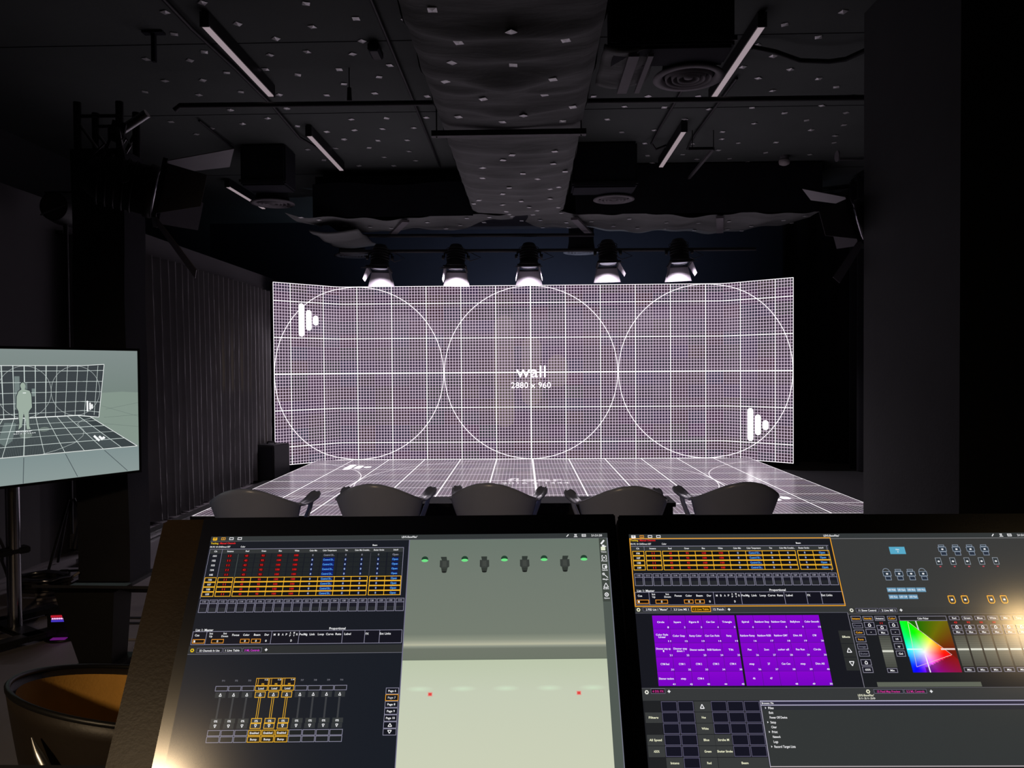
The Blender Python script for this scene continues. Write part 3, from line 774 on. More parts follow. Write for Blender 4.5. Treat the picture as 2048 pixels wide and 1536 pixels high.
for i, (x, dz, dn) in enumerate(((-2.05, 0, (22, 68, 22, 12)), (-1.0, -0.008, (14, 66, 10, 10)), (0.005, 0.0, (22, 68, 14, 14)), (1.085, 0.03, (20, 72, 16, 30)), (2.06, 0.034, (20, 70, 12, 22)))):
    fresnel(names[i], (x, 10.36, 2.815 + dz), (0.02 * (i - 2), -0.16, -1), (0, 1, 0), 1.06, dn, LAMP_W, hang=(x, 10.4, 3.03), group='lit stage lamps on the bar above the LED wall', lens_m=M_litlens,
            cable=[(x + .02, 10.44, 3.1), (x + .2, 10.45, 3.02), (x + .34, 10.44, 2.95), (x + .2, 10.43, 2.9), (x + .06, 10.4, 2.98)], door_len=0.18)
fresnel('big black stage lamp with barn doors high on the left covered tower', (-2.345, 4.72, 2.53), (0.90, 0.42, -0.20), (0, 0, 1), 1.3, (26, 44, 45, 45),
        hang=(-2.56, 4.70, 2.93), cable=[(-2.6, 4.6, 2.8), (-2.68, 4.5, 2.65), (-2.66, 4.5, 2.55), (-2.55, 4.6, 2.5)], door_len=0.30)
fresnel('black stage lamp with barn doors half hidden behind the right pillar', (2.56, 5.92, 2.53), (-0.86, 0.46, -0.24), (0, 0, 1), 1.3, (30, 44, 45, 45),
        hang=(2.75, 5.76, 2.95), door_len=0.24)
lb = thing('lamp_bracket', 'black arm that holds the stage lamp behind the right pillar', 'bracket', (2.75, 5.66, 2.95))
MB().box((0, 0.08, 0), (0.05, 0.2, 0.05)).build('arm', M_fix, lb); MB().box((0, 0.008, 0), (0.14, 0.016, 0.14)).build('plate', M_fix, lb)

# ================================================================== LEFT COVERED TRUSS TOWER
tw = thing('truss_tower', 'black cloth covered truss tower left of the stage', 'truss', (-2.81, 5.02, 0))
MB().grid(lambda u, v: Vector((0.172 * (1, -1, -1, 1, 1)[int(u * 4 + .001)], 0.135 * (-1, -1, 1, 1, -1)[int(u * 4 + .001)], 2.86 * v)) + Vector((0.004 * math.sin(v * 17), 0, 0)), 4, 30, False).build('cloth_cover', M_sock, tw)
for sx in (-1, 1):
    for sy in (-1, 1):
        MB().cyl((sx * 0.14, sy * 0.105, 0.02), (sx * 0.14, sy * 0.105, 3.17), 0.025, seg=10).build('chord', M_fix, tw)
for z0, z1, sy in ((2.82, 3.05, -1), (2.82, 3.05, 1)):
    MB().cyl((-0.14, sy * 0.105, z1), (0.02, sy * 0.105, z0), 0.011, seg=8).build('brace', M_alu, tw)
    MB().cyl((0.02, sy * 0.105, z0), (0.14, sy * 0.105, z1), 0.011, seg=8).build('brace', M_fix, tw)
    MB().cyl((-0.14, sy * 0.105, 3.08), (0.14, sy * 0.105, 3.08), 0.012, seg=8).build('cross_tube', M_fix, tw)
MB().box((0, 0, 0.012), (0.4, 0.36, 0.024)).build('base_plate', M_fix, tw)
arm = thing('clamped_pipe', 'short steel pipe clamped to the top of the covered tower', 'pipe', (-2.62, 4.9, 2.98))
MB().cyl((-0.06, 0, -0.02), (0.15, -0.02, 0.1), 0.028, seg=12).build('tube', M_alu, arm); MB().box((-0.06, 0, -0.02), (0.08, 0.08, 0.09)).build('clamp', M_fix, arm)
MB().tube([(0, 0, -0.05), (0.03, 0.0, -0.1), (0.0, 0.0, -0.15), (-0.03, 0, -0.1), (0, 0, -0.05)], 0.006, 6).build('shackle', M_alu, arm)

# round drum lamp by the curtain, behind the tower
rl = thing('drum_lamp', 'round dark lamp head behind the covered tower near the curtain top', 'lamp', M=basis((-3.3, 5.3, 2.56), (1, 0, 0), (0, 0, 1), (0, -1, 0)))
MB().lathe([(0.10, 0.1), (0.115, 0.0), (0.11, -0.14), (0.05, -0.2), (0.001, -0.205)], None, 26).build('housing', M_fix, rl)
MB().lathe([(0.1, 0.09), (0.05, 0.1), (0.001, 0.103)], None, 26).build('front_glass', M_wallgrey, rl)
MB().box((0.0, -0.03, 0.106), (0.19, 0.012, 0.01), Matrix.Rotation(0.35, 3, 'Z')).build('strap', M_alu, rl)
MB().tube([(0.12, 0, 0), (0.12, 0.12, 0), (-0.12, 0.12, 0), (-0.12, 0, 0)], 0.008, 6).build('yoke', M_fix, rl)
ts = thing('tripod_stand', 'thin black tripod stand behind the covered tower', 'stand', (-3.28, 5.3, 0))
MB().cyl((0, 0, 0.25), (0, 0, 2.45), 0.016, seg=8).build('pole', M_fix, ts)
for a in (0.4, 2.5, 4.6):
    MB().cyl((0.02 * math.cos(a), 0.02 * math.sin(a), 0.5), (0.24 * math.cos(a), 0.24 * math.sin(a), 0.01), 0.01, seg=6).build('leg', M_fix, ts)

# ================================================================== TV ON ITS STAND
TVR = Vector((0.5388, 0.8424, 0)); TVN = Vector((0.8424, -0.5388, 0))
tv_o = Vector((-2.2805, 4.345, 1.5234))        # top right corner of the picture
tv = thing('tv_monitor', 'large flat TV on the left showing a grey virtual stage preview', 'tv', M=basis(tv_o, TVR, (0, 0, 1), TVN))
W_, H_ = 1.214, 0.694
MB().box((-W_ / 2, -H_ / 2, -0.022), (W_ + 0.026, H_ + 0.028, 0.04), None, 0.004).build('case', M_plastic, tv)
MB().box((-W_ / 2, -H_ / 2, -0.065), (W_ * 0.6, H_ * 0.6, 0.06), None, 0.01).build('back_cover', M_plastic, tv)
mbz = MB()
for cx, cy, sx, sy in ((-W_ / 2, 0.007, W_ + .026, .014), (-W_ / 2, -H_ - .007, W_ + .026, .014), (.0065, -H_ / 2, .013, H_), (-W_ - .0065, -H_ / 2, .013, H_)): mbz.box((cx, cy, 0.0), (sx, sy, 0.008))
mbz.build('bezel', M_plastic, tv.children[0])
P = Screen(1.0, 0.0002)
def TU(u, z): return (-u, -z)        # measured u to the left of the right edge, z downwards negative
def tpoly(pts, col, layer): P.poly([TU(*p) for p in pts], col, layer)
def tline(a, b, t, col, layer=4): P.line(TU(*a), TU(*b), t, col, layer)
P.rect(-W_, 0, 0, 0.24, (128, 140, 138), 1, (118, 132, 126)); P.rect(-W_, 0.24, 0, H_, (128, 142, 134), 1, (142, 154, 152))
mir = lambda u: 1.206 - u
# horizon floor
P.poly([TU(0, -.241), TU(.093, -.234), TU(.207, -.237), TU(.23, -.40), TU(0, -.55)], (132, 148, 138), 2)
P.rect(-W_, 0.557, 0, H_, (128, 144, 144), 2, (138, 152, 150))
for a, b in (((.408, -.56), (.347, -.69)), ((.199, -.56), (.069, -.69)), ((.613, -.56), (.618, -.693)), ((.82, -.56), (.88, -.69))): tline(a, b, .003, (62, 72, 76), 3)
for a, b in (((.21, -.31), (0, -.38)), ((.2, -.375), (0, -.37)), ((.2, -.41), (0, -.44)), ((.19, -.33), (0, -.30))): tline(a, b, .0016, (104, 118, 112), 3)
# wall
wl = [(.193, -.078), (.308, -.085), (mir(.308), -.085), (mir(.193), -.078), (mir(.227), -.372), (mir(.343), -.355), (.343, -.355), (.227, -.372)]
tpoly(wl, (56, 62, 66), 3)
GW = (214, 226, 222)
for i in range(60):
    z = -.088 - i * .0046
    c = (74, 80, 82) if i % 2 else (64, 70, 74)
    tline((.335, z), (mir(.335), z), .0014, c, 4); tline((.205 + (z + .09) * -.12, z * 1.03), (.335, z), .0014, c, 4)
vt = [.227, .281, .336, .389, .443, .495, .549, .602, .655, .707]; vb = [.253, .306, .355, .407, .456, .505, .554, .602, .654, .702]
for a, b in zip(vt, vb):
    for f in ((lambda q: q), mir): tline((f(a), -.085), (f(b), -.358), .0022, GW)
for zl, zk, zr, ur in ((-.113, -.114, -.112, .197), (-.172, -.172, -.173, .204), (-.226, -.226, -.231, .211), (-.28, -.281, -.288, .217), (-.334, -.331, -.344, .223)):
    tline((.602, zl), (.311, zk), .0022, GW); tline((.311, zk), (ur, zr), .0022, GW); tline((.602, zl), (mir(.311), zk), .0022, GW); tline((mir(.311), zk), (mir(ur), zr), .0022, GW)
for q in range(len(wl)): tline(wl[q], wl[(q + 1) % len(wl)], .003, (235, 240, 238), 5)
for cu, rx in ((.602, .128), (.347, .128), (.857, .128)):
    P.ring(-cu, .221, rx, .134, .0016, (190, 200, 198), 5, 40)
# floor
fl = [(.276, -.366), (.343, -.357), (mir(.343), -.357), (mir(.276), -.366), (mir(.0), -.552), (.01, -.552)]
tpoly(fl, (58, 66, 68), 3)
ft = [.338, .394, .447, .5, .551, .604, .656, .708, .76, .813, .866]; fb = [.101, .204, .308, .41, .513, .613, .714, .815, .917, 1.02, 1.12]
for i in range(10):
    for k in range(1, 12):
        q = k / 12; tline((ft[i] + (ft[i + 1] - ft[i]) * q, -.359), (fb[i] + (fb[i + 1] - fb[i]) * q, -.551), .0011, (108, 118, 120), 4)
for a, b in zip(ft, fb): tline((a, -.359), (b, -.553), .0024 if abs(a - .604) > .01 else .004, GW, 5)
for z, ur, t in ((-.39, .239, .0015), (-.421, .196, .0026), (-.457, .148, .0015), (-.50, .085, .0024)): tline((ur, z), (mir(ur), z), t, GW, 5)
for q in range(len(fl)): tline(fl[q], fl[(q + 1) % len(fl)], .003, (235, 240, 238), 5)
P.path([TU(*p) for p in ((.255, -.372), (.32, -.385), (.343, -.40), (.33, -.418), (.31, -.44), (.315, -.47), (.36, -.505), (.45, -.535), (.52, -.55))], .0018, (190, 200, 198), 5)
# translucent big logo, lettering, small logos
for u, w, z0, z1 in ((.638, .024, -.14, -.31), (.600, .02, -.175, -.275), (.56, .018, -.205, -.245)):
    P.rect(-u - w / 2, -z0, -u + w / 2, -z1, (118, 132, 130), 4)
tpoly([(.70, -.375), (.65, -.379), (.645, -.385), (.665, -.47), (.7, -.495), (.73, -.47)], (104, 118, 116), 4)
P.ellipse(-.512, .42, .026, .012, (110, 122, 116), 4); P.ellipse(-.6, .445, .03, .016, (110, 122, 116), 4)
P.text(-.609, .424, 'floor', .008, (240, 244, 244), 'C', .078, 6); P.text(-.607, .435, '2016 x 1344', .005, (225, 230, 230), 'C', .106, 6)
for u, z, h in ((.288, .308, .05), (.2735, .309, .031), (.263, .311, .017)): P.rect(-u - .005, z - h / 2, -u + .004, z + h / 2, (248, 250, 250), 6); P.ellipse(-u - .0005, z - h / 2, .0045, .005, (248, 250, 250), 6, 10); P.ellipse(-u - .0005, z + h / 2, .0045, .005, (248, 250, 250), 6, 10)
for u, l in ((.241, .03), (.218, .02), (.202, .01)): P.line((-u - l / 2, .489 - l / 2), (-u + l / 2, .489 + l / 2), .012, (245, 248, 248), 6)
# standing grey figure
fig = [(.611, -.171), (.602, -.177), (.599, -.19), (.603, -.207), (.58, -.216), (.572, -.236), (.570, -.302), (.582, -.317), (.586, -.327), (.584, -.40), (.578, -.414), (.596, -.415), (.601, -.372), (.610, -.328), (.616, -.371), (.620, -.400), (.636, -.414), (.631, -.385), (.634, -.319), (.643, -.299), (.641, -.244), (.633, -.219), (.618, -.207), (.624, -.189), (.620, -.177)]
def scl(p, k): return (.607 + (p[0] - .607) * k, -.30 + (p[1] + .30) * (1 + (k - 1) * .35))
tris = [(0, 1, 2, 3, 21, 22, 23, 24), (3, 4, 5, 6, 19, 20, 21), (6, 7, 8, 13, 17, 18, 19), (8, 9, 10, 11, 12, 13), (13, 14, 15, 16, 17)]
for ids in tris:
    tpoly([scl(fig[i], 1.10) for i in ids], (48, 54, 60), 6); tpoly([fig[i] for i in ids], (156, 172, 160), 7)
P.rect(-.612, .224, -.597, .228, (235, 242, 240), 8)
P.build('display', M_tvpic, tv)
# stand
ctr = tv_o - TVR * (W_ / 2)
st = thing('tv_stand', 'rolling stand with chrome column under the left TV', 'tv stand', (ctr.x - TVN.x * 0.15, ctr.y - TVN.y * 0.15, 0), math.atan2(TVR.y, TVR.x))
MB().cyl((0.0, 0, 0.05), (0.0, 0, 1.25), 0.034, seg=20).build('column', M_chrome, st)
MB().cyl((-0.085, 0.01, 0.05), (-0.085, 0.01, 1.25), 0.014, seg=12).build('side_tube', M_chrome, st)
MB().box((-0.03, 0, 0.46), (0.2, 0.07, 0.035), None, 0.006).build('cable_clamp', M_fix, st)
MB().box((0, 0.0, 0.045), (0.10, 0.5, 0.03), None, 0.01).box((0, 0.2, 0.045), (0.6, 0.07, 0.03)).box((0, -0.2, 0.045), (0.6, 0.07, 0.03)).build('base_frame', M_fix, st)
for sx in (-1, 1):
    for sy in (-1, 1): MB().cyl((sx * .26, sy * .2 - .015, 0.018), (sx * .26, sy * .2 + .015, 0.018), 0.018, seg=12).build('caster', M_plastic, st)
MB().box((0, -0.02, 1.2), (0.3, 0.03, 0.35)).build('mount_plate', M_fix, st)

# ================================================================== CHAIRS
def make_chair(label, loc, rz):
    t = thing('shell_armchair', label, 'chair', loc, rz, 'grey shell armchairs')
    def back(u, v):
        s = 2 * u - 1; ph = s * math.radians(80)
        zt = 0.75 - 0.118 * (math.sin(ph) / math.sin(math.radians(80))) ** 2
        r = 0.195 + 0.078 * v ** 0.7
        return Vector((math.sin(ph) * r * 0.97, -math.cos(ph) * r - 0.035 * v + 0.02, 0.435 + (zt - 0.435) * v))
    MB().grid(back, 36, 10).build('backrest', M_chair, t, solid=0.012)
    for s in (-1, 1):
        pts = [(0.254, -0.085, 0.634, .010), (0.256, -0.03, 0.618, .018), (0.251, 0.04, 0.612, .026), (0.259, 0.11, 0.616, .032), (0.269, 0.17, 0.630, .036), (0.276, 0.215, 0.646, .031), (0.279, 0.235, 0.652, .016)]
        def rib(u, v, s=s):
            q = u * (len(pts) - 1); i = min(int(q), len(pts) - 2); f = q - i
            x, y, z, w = [a + (b - a) * f for a, b in zip(pts[i], pts[i + 1])]
            return Vector((s * (x + (v * 2 - 1) * w), y, z - (v * 2 - 1) * w * 0.10 - 0.006 * (1 - (v * 2 - 1) ** 2)))
        ar = MB().grid(rib, 18, 4).build('armrest', M_chair, t, solid=0.012)
        MB().tube([(s * 0.264, 0.165, 0.622), (s * 0.252, 0.16, 0.56), (s * 0.222, 0.15, 0.48), (s * 0.19, 0.14, 0.437)], [0.016, 0.014, 0.015, 0.02], 8).build('arm_support', M_chair, ar)
    def seat(u, v):
        a = 2 * math.pi * u; k = v
        x = 0.205 * k * (abs(math.cos(a)) ** 0.7) * (1 if math.cos(a) >= 0 else -1)
        y = 0.02 + 0.225 * k * (abs(math.sin(a)) ** 0.7) * (1 if math.sin(a) >= 0 else -1)
        return Vector((x, y, 0.428 + 0.022 * k ** 3 - (0.012 * max(0, y / .2) ** 2)))
    MB().grid(seat, 32, 6).build('seat', M_chair, t, solid=0.014)
    for sx in (-1, 1):
        for sy in (-1, 1): MB().cyl((sx * 0.15, 0.02 + sy * 0.15, 0.43), (sx * 0.225, 0.02 + sy * 0.22, 0.0), 0.017, 0.011, 10).build('leg', M_chair, t)
    return t
for x, y, rz, lab in ((-1.60, 4.42, 0.02, 'grey shell armchair at the left end of the row before the stage'), (-0.905, 4.58, -0.02, 'grey shell armchair second from the left in the row before the stage'),
                      (-0.215, 4.60, -0.10, 'grey shell armchair in the middle of the row before the stage'), (0.535, 4.47, 0.10, 'grey shell armchair fourth from the left in the row before the stage'),
                      (1.22, 4.60, 0.06, 'grey shell armchair at the right end of the row before the stage')):
    make_chair(lab, (x, y, 0), rz)
M_outer = mat('near_chair_outer', S(38, 32, 27), 0.5, 0, 0.4, vary=(8, 0.12), bump=(90, 0.06))
M_tan = mat('tan_upholstery', S(196, 146, 70), 0.8, 0, 0.2, vary=(9, 0.12), bump=(140, 0.1))
nc = thing('tub_armchair', 'near dark tub armchair at the lower left with tan upholstered inside', 'chair', (-0.875, 1.69, 0), -0.62)
def tub(r0, dz, zb):
    def f(u, v):
        ph = (2 * u - 1) * math.radians(128); zt = 0.742 - 0.13 * (1 - math.cos(ph)) / 1.6 + dz
        r = (0.20 + 0.065 * v ** 0.6) * r0
        return Vector((math.sin(ph) * r * 1.05, -math.cos(ph) * r, zb + (zt - zb) * v))
    return f
MB().grid(tub(1.0, 0, 0.40), 48, 10).build('shell', M_outer, nc, solid=0.008)
MB().grid(tub(0.945, -0.012, 0.45), 48, 8).build('lining', M_tan, nc)
MB().lathe([(0.20, 0.40), (0.215, 0.43), (0.20, 0.455), (0.10, 0.468), (0.001, 0.47)], None, 36).build('seat_cushion', M_tan, nc)
MB().tube([tub(1.0, 0.004, 0.4)(i / 48, 1.0) for i in range(49)], 0.0065, 6).build('rim', M_plastic, nc)
Mi_nc = Matrix.Rotation(0.62, 4, 'Z') @ Matrix.Translation((0.90, -1.69, 0))
MB().tube([Mi_nc @ Vector(p) for p in ((-0.985, 1.415, 0.70), (-0.965, 1.405, 0.67), (-0.94, 1.40, 0.63), (-0.90, 1.395, 0.56), (-0.86, 1.40, 0.42))], [0.002, 0.009, 0.012, 0.013, 0.014], 8).build('arm_support', M_alu, nc)
for a in (0.6, 2.4, 3.9, 5.5):
    MB().cyl((0.16 * math.cos(a), 0.16 * math.sin(a), 0.41), (0.25 * math.cos(a), 0.25 * math.sin(a), 0.0), 0.016, 0.011, 10).build('leg', M_chrome, nc)

# ================================================================== THINGS ON THE FLOOR
lt = thing('low_table', 'long low black table between the chairs and the stage', 'table', (-0.05, 5.75, 0))
MB().box((0, 0, 0.39), (2.26, 0.30, 0.03)).build('tabletop', M_flatblack, lt)
MB().box((0, -0.12, 0.2), (2.2, 0.02, 0.35)).build('front_panel', M_flatblack, lt)
for sx in (-1, 1): MB().box((sx * 1.09, 0, 0.1875), (0.04, 0.28, 0.375)).build('side_panel', M_flatblack, lt)
sp = thing('floor_speaker', 'black floor speaker below the left end of the LED wall', 'speaker', (-3.3, 9.55, 0), -0.3)
MB().box((0, 0, 0.24), (0.32, 0.34, 0.47), None, 0.012).build('cabinet', M_fix, sp); MB().box((0, -0.173, 0.24), (0.27, 0.008, 0.41)).build('grille', M_flatblack, sp)
MB().tube([(-0.06, 0, .475), (-0.05, 0, .5), (0.05, 0, .5), (0.06, 0, .475)], .01, 6).build('handle', M_fix, sp)
pd = thing('pedestal', 'black tapered pedestal with thin overhanging top at the foot of the tower', 'pedestal', (-1.76, 3.0, 0))
MB().slab([(-0.25, -0.02, 0.535), (0.36, -0.02, 0.528), (0.36, 0.12, 0.47), (-0.16, 0.13, 0.475)], (0, 0, 0.012)).build('top_plate', M_flatblack, pd)
mb = MB(); a = [(-.16, -.02), (.085, -.02), (.085, .12), (-.16, .12)]; b = [(-.06, -.02), (.07, -.02), (.07, .1), (-.06, .1)]
mb._add([(x, y, .515) for x, y in a] + [(x, y, .22) for x, y in b], [(0, 1, 5, 4), (1, 2, 6, 5), (2, 3, 7, 6), (3, 0, 4, 7), (0, 3, 2, 1), (4, 5, 6, 7)])
mb.build('tapered_body', M_plastic, pd)
MB().box((0.01, 0.04, 0.11), (0.24, 0.24, 0.22), None, 0.03).build('base', M_plastic, pd)
# power box with coloured indicator lights
pb = thing('power_box', 'small black power box with glowing red, pink and blue indicators', 'power box', (-2.475, 3.92, 0), 0.1)
pb.scale = (0.62, 0.62, 0.8)
MB().box((0, 0, 0.09), (0.2, 0.16, 0.16), None, 0.012).build('case', M_plastic, pb)
MB().lathe([(0.15, 0.0), (0.155, 0.012), (0.12, 0.02)], None, 24).build('round_foot', M_plastic, pb)
MB().box((0, -0.082, 0.158), (0.125, 0.004, 0.014)).build('red_strip', emat('glow_red', (0.9, 0.02, 0.05, 1), 0.5), pb)
MB().box((0, -0.082, 0.128), (0.12, 0.004, 0.012)).build('blue_strip', emat('glow_blue', (0.10, 0.06, 0.9, 1), 0.6), pb)
for i in range(8): MB().cyl((-0.05 + i * .0145, -0.080, 0.143), (-0.05 + i * .0145, -0.086, 0.143), 0.005, seg=8).build('indicator', emat('glow_pink', (1.0, 0.45, 0.85, 1), 1.6), pb)
MB().cyl((-0.05, -0.080, 0.06), (-0.05, -0.087, 0.06), 0.007, seg=8).build('blue_lamp', emat('glow_blue2', (0.1, 0.12, 1.0, 1), 2.0), pb)
MB().box((0.02, -0.125, 0.022), (0.12, 0.05, 0.004)).build('purple_panel', emat('glow_purple', (0.30, 0.02, 0.40, 1), 0.35), pb)
# cable heap and runs
random.seed(3)
cp = thing('cable_coil', 'coiled grey cable lying by the foot of the covered tower', 'cable', (-3.13, 4.74, 0.03))
for k in range(4):
    MB().tube([(0.17 * math.cos(a * .45) + .01 * math.sin(a * 3 + k), 0.11 * math.sin(a * .45), 0.0 + k * .022 + .006 * math.sin(a * 2)) for a in range(15)], 0.012, 6).build('loop', M_chrome if k == 3 else M_cable, cp)
for k, (p, lab) in enumerate((([(-3.12, 4.66, .012), (-3.05, 4.69, .02), (-2.99, 4.78, .05), (-2.96, 4.86, .09)], 'pale cable curving up behind the power box, farthest of four'),
    ([(-3.08, 4.61, .012), (-2.98, 4.60, .03), (-2.9, 4.62, .02), (-2.82, 4.66, .012)], 'pale cable lying straight, second of four behind the power box'),
    ([(-3.02, 4.52, .012), (-2.93, 4.54, .02), (-2.86, 4.58, .012), (-2.78, 4.6, .012)], 'pale cable lying slanted, third of four behind the power box'),
    ([(-2.97, 4.45, .012), (-2.9, 4.49, .02), (-2.82, 4.52, .012), (-2.78, 4.53, .012)], 'pale cable nearest to the power box'),
    ([(-3.25, 4.98, .01), (-3.2, 5.05, .05), (-3.1, 5.1, .04), (-3.05, 5.2, .01)], 'dark cable running past the coil'),
    ([(-2.85, 3.9, .9), (-2.95, 4.1, .5), (-3.1, 4.4, .15), (-3.2, 4.7, .01)], 'thin cable hanging from the left TV stand'))):
    pts = []
    for i in range(len(p) - 1):
        for q in range(4):
            f = q / 4; pts.append([a + (b - a) * f + (0.01 * math.sin(q * 2) if j < 2 else 0) for j, (a, b) in enumerate(zip(p[i], p[i + 1]))])
    pts.append(p[-1]); tag(MB().tube(pts, 0.009, 6).build('floor_cable', M_white if k < 4 else M_cable), lab, 'cable')
rp = thing('cable_ramp', 'low grey metal cable channel along the foot of the curtain', 'cable channel', (-3.26, 7.6, 0))
MB().box((0, 0, 0.02), (0.10, 4.4, 0.04)).build('channel', M_alu, rp); MB().box((0.12, 0, 0.008), (0.03, 4.4, 0.016)).build('edge_strip', M_alu, rp)
dark_sheet = thing('floor_dark_sheet', 'added dark sheet that blackens the floor right of the LED stage', 'dark sheet', (4.3, 9.0, 0))  # sheet added to darken the lit floor on this side
MB().box((0, 0, 0.006), (2.3, 7.5, 0.012), None, 0.004).build('sheet', M_drape, dark_sheet)
MB().box((-1.16, 0, 0.005), (0.02, 7.5, 0.01)).build('sheet_edge', M_fix, dark_sheet)
fm = thing('floor_mat', 'dark flat floor mat with pale edge strip behind the pedestal', 'mat', (-2.3, 4.05, 0))
MB().box((-0.35, 0.1, 0.004), (1.3, 0.55, 0.008)).build('rubber', M_floor, fm)
for y in (0.06, 0.15): MB().box((0.0, y, 0.010), (0.7, 0.025, 0.004)).build('black_tape', M_flatblack, fm)

# ================================================================== WARM PENDANT LAMPS behind the operator (seen as reflections in the console)
M_bulb = emat('warm_bulb', (1.0, 0.66, 0.26, 1), 80.0)
def pendant(label, loc, watts, aim, size, col=(1.0, 0.73, 0.44)):
    t = thing('pendant_lamp', label, 'pendant lamp', loc, 0, 'warm pendant lamps behind the operator')
    MB().cyl((0, 0, 0.14), (0, 0, CEIL - loc[2]), 0.006, seg=8).build('cord', M_cable, t)
    MB().lathe([(0.03, 0.14), (0.05, 0.12), (0.07, 0.06), (0.1, -0.02)], None, 28).build('shade', M_fix, t, solid=0.004)
    MB().lathe([(0.001, 0.045), (0.022, 0.036), (0.032, 0.01), (0.030, -0.012), (0.02, -0.028), (0.001, -0.034)], None, 18).build('bulb', M_bulb, t)
    lo = light_obj('lamp_light', 'SPOT', t, watts, col, spot_size=math.radians(size), spot_blend=1.0, shadow_soft_size=0.06)
    d = (Vector(aim) - Vector(loc)).normalized(); lo.location = d * 0.06 + Vector((0, 0, -0.05))
    lo.rotation_euler = d.to_track_quat('-Z', 'Y').to_euler()
    return t
pendant('warm pendant lamp behind the operator on the right', (1.63, -0.33, 2.31), DOWNLIGHT_W * 1.2, (1.0, 1.5, 0.4), 90)
pendant('warm pendant lamp behind the operator on the left', (-1.122, -0.781, 2.021), DOWNLIGHT_W * 22, (-0.75, 3.6, 0.35), 64)
# added blue lamp, unseen behind the LED wall, gives the back wall its glow
bw = thing('added_blue_light', 'small added blue light, unseen behind the LED wall, that brightens the back wall', 'added light', (0.2, 11.9, 0.0))
MB().box((0, 0, 0.06), (0.3, 0.12, 0.12), None, 0.01).build('case', M_fix, bw)
MB().box((0, 0.0, 0.124), (0.26, 0.09, 0.006)).build('diffuser', emat('added_blue_glow', (0.12, 0.2, 0.6, 1), 6.0), bw)
lo = light_obj('lamp_light', 'SPOT', bw, 240.0, (0.64, 0.74, 1.0), spot_size=math.radians(130), spot_blend=1.0, shadow_soft_size=0.1); lo.location = (0, 0, 0.2)
lo.rotation_euler = Vector((0, 1.2, 2.6)).to_track_quat('-Z', 'Y').to_euler()

# ================================================================== OPERATOR'S TOUCHSCREENS
PXS = 0.476 / 1920
def touchscreen(label, T, yaw, tilt, roll, x0h, x1h, side):
    e = Vector((math.cos(yaw) * math.cos(roll), math.sin(yaw) * math.cos(roll), math.sin(roll)))
    hdv = Vector((-math.sin(yaw), math.cos(yaw), 0))
    dn = -hdv * math.cos(tilt) - Vector((0, 0, 1)) * math.sin(tilt); dn = (dn - e * dn.dot(e)).normalized()
    n = e.cross(-dn)
    t = thing('touchscreen', label, 'touchscreen', M=basis(T, e, -dn, n), group='console touchscreens')
    s = PXS
    def bx(a, b, c, d, z0, z1): return ((a + c) / 2 * s, -(b + d) / 2 * s, (z0 + z1) / 2), ((c - a) * s, (d - b) * s, z1 - z0)
    c, sz = bx(x0h, -103, x1h, 1190, -0.045, -0.006); MB().box(c, sz, None, 0.004).build('housing', M_housing, t)
    ga, gb = (-58, 1966) if side < 0 else (-44, 1985)
    c, sz = bx(ga, -100, gb, 1140, -0.006, -0.0008); MB().box(c, sz, None, 0.0015).build('glass_front', M_glass, t)
    MB().cyl((0.24, -0.16, -0.045), (0.24, -0.23, -0.14), 0.03, seg=12).box((0.24, -0.1, -0.055), (0.2, 0.12, 0.02)).build('mount', M_fix, t)
    return t
HW = (238, 238, 240)
def common_top(P):
    P.rect(0, 0, 1920, 1080, (25, 28, 35), 0)
    P.rect(0, 0, 1920, 24, (50, 54, 55), 1); P.rect(0, 24, 1920, 26, (96, 98, 104), 2)
    P.text(963, 11, 'LEVS-ShowFiles*', 9.5, HW, 'C', 76)
    P.line((1722, 17), (1732, 6), 4, HW); P.line((1760, 6), (1772, 6), 3, HW); P.line((1763, 6), (1763, 18), 3, HW); P.line((1769, 6), (1769, 18), 3, HW); P.line((1757, 18), (1775, 18), 2.4, HW)
    P.box(1796, 5, 1816, 18, 2.5, HW); P.text(1806, 12, 'EOS', 5, HW, 'C', 12)
    P.text(1868, 12, '21:21:20', 9.5, HW, 'C', 52)
def icons(P, cols):
    for x, c, k in zip((21, 61, 100, 140), cols, range(4)):
        P.box(x - 10, 5, x + 10, 18, 2.6, c, 4)
        if k == 0: P.ellipse(x - 4, 15, 7, 6, c, 4, 12); P.ellipse(x + 4, 15, 7, 6, c, 4, 12); P.line((x, 6), (x, 16), 2, (50, 50, 50), 5)
        elif k == 1: P.text(x, 11.5, '2', 8, c)
        else: P.rect(x - 6, 9, x + 6, 14, (70, 72, 74), 4)
COLX = [36, 107, 188, 267, 346, 426, 505, 583, 663, 740, 819, 900]
COLN = ['Ch', 'Intens', 'Red', 'Green', 'Blue', 'White', 'Color Mix', 'Color Temperature', 'Tint', 'Color Mix Crossfad...', 'Shutter Strobe', 'Strobe M']
YEL = (236, 178, 44); LIL = (148, 146, 168); RED = (232, 34, 34); BLU = (96, 176, 255)
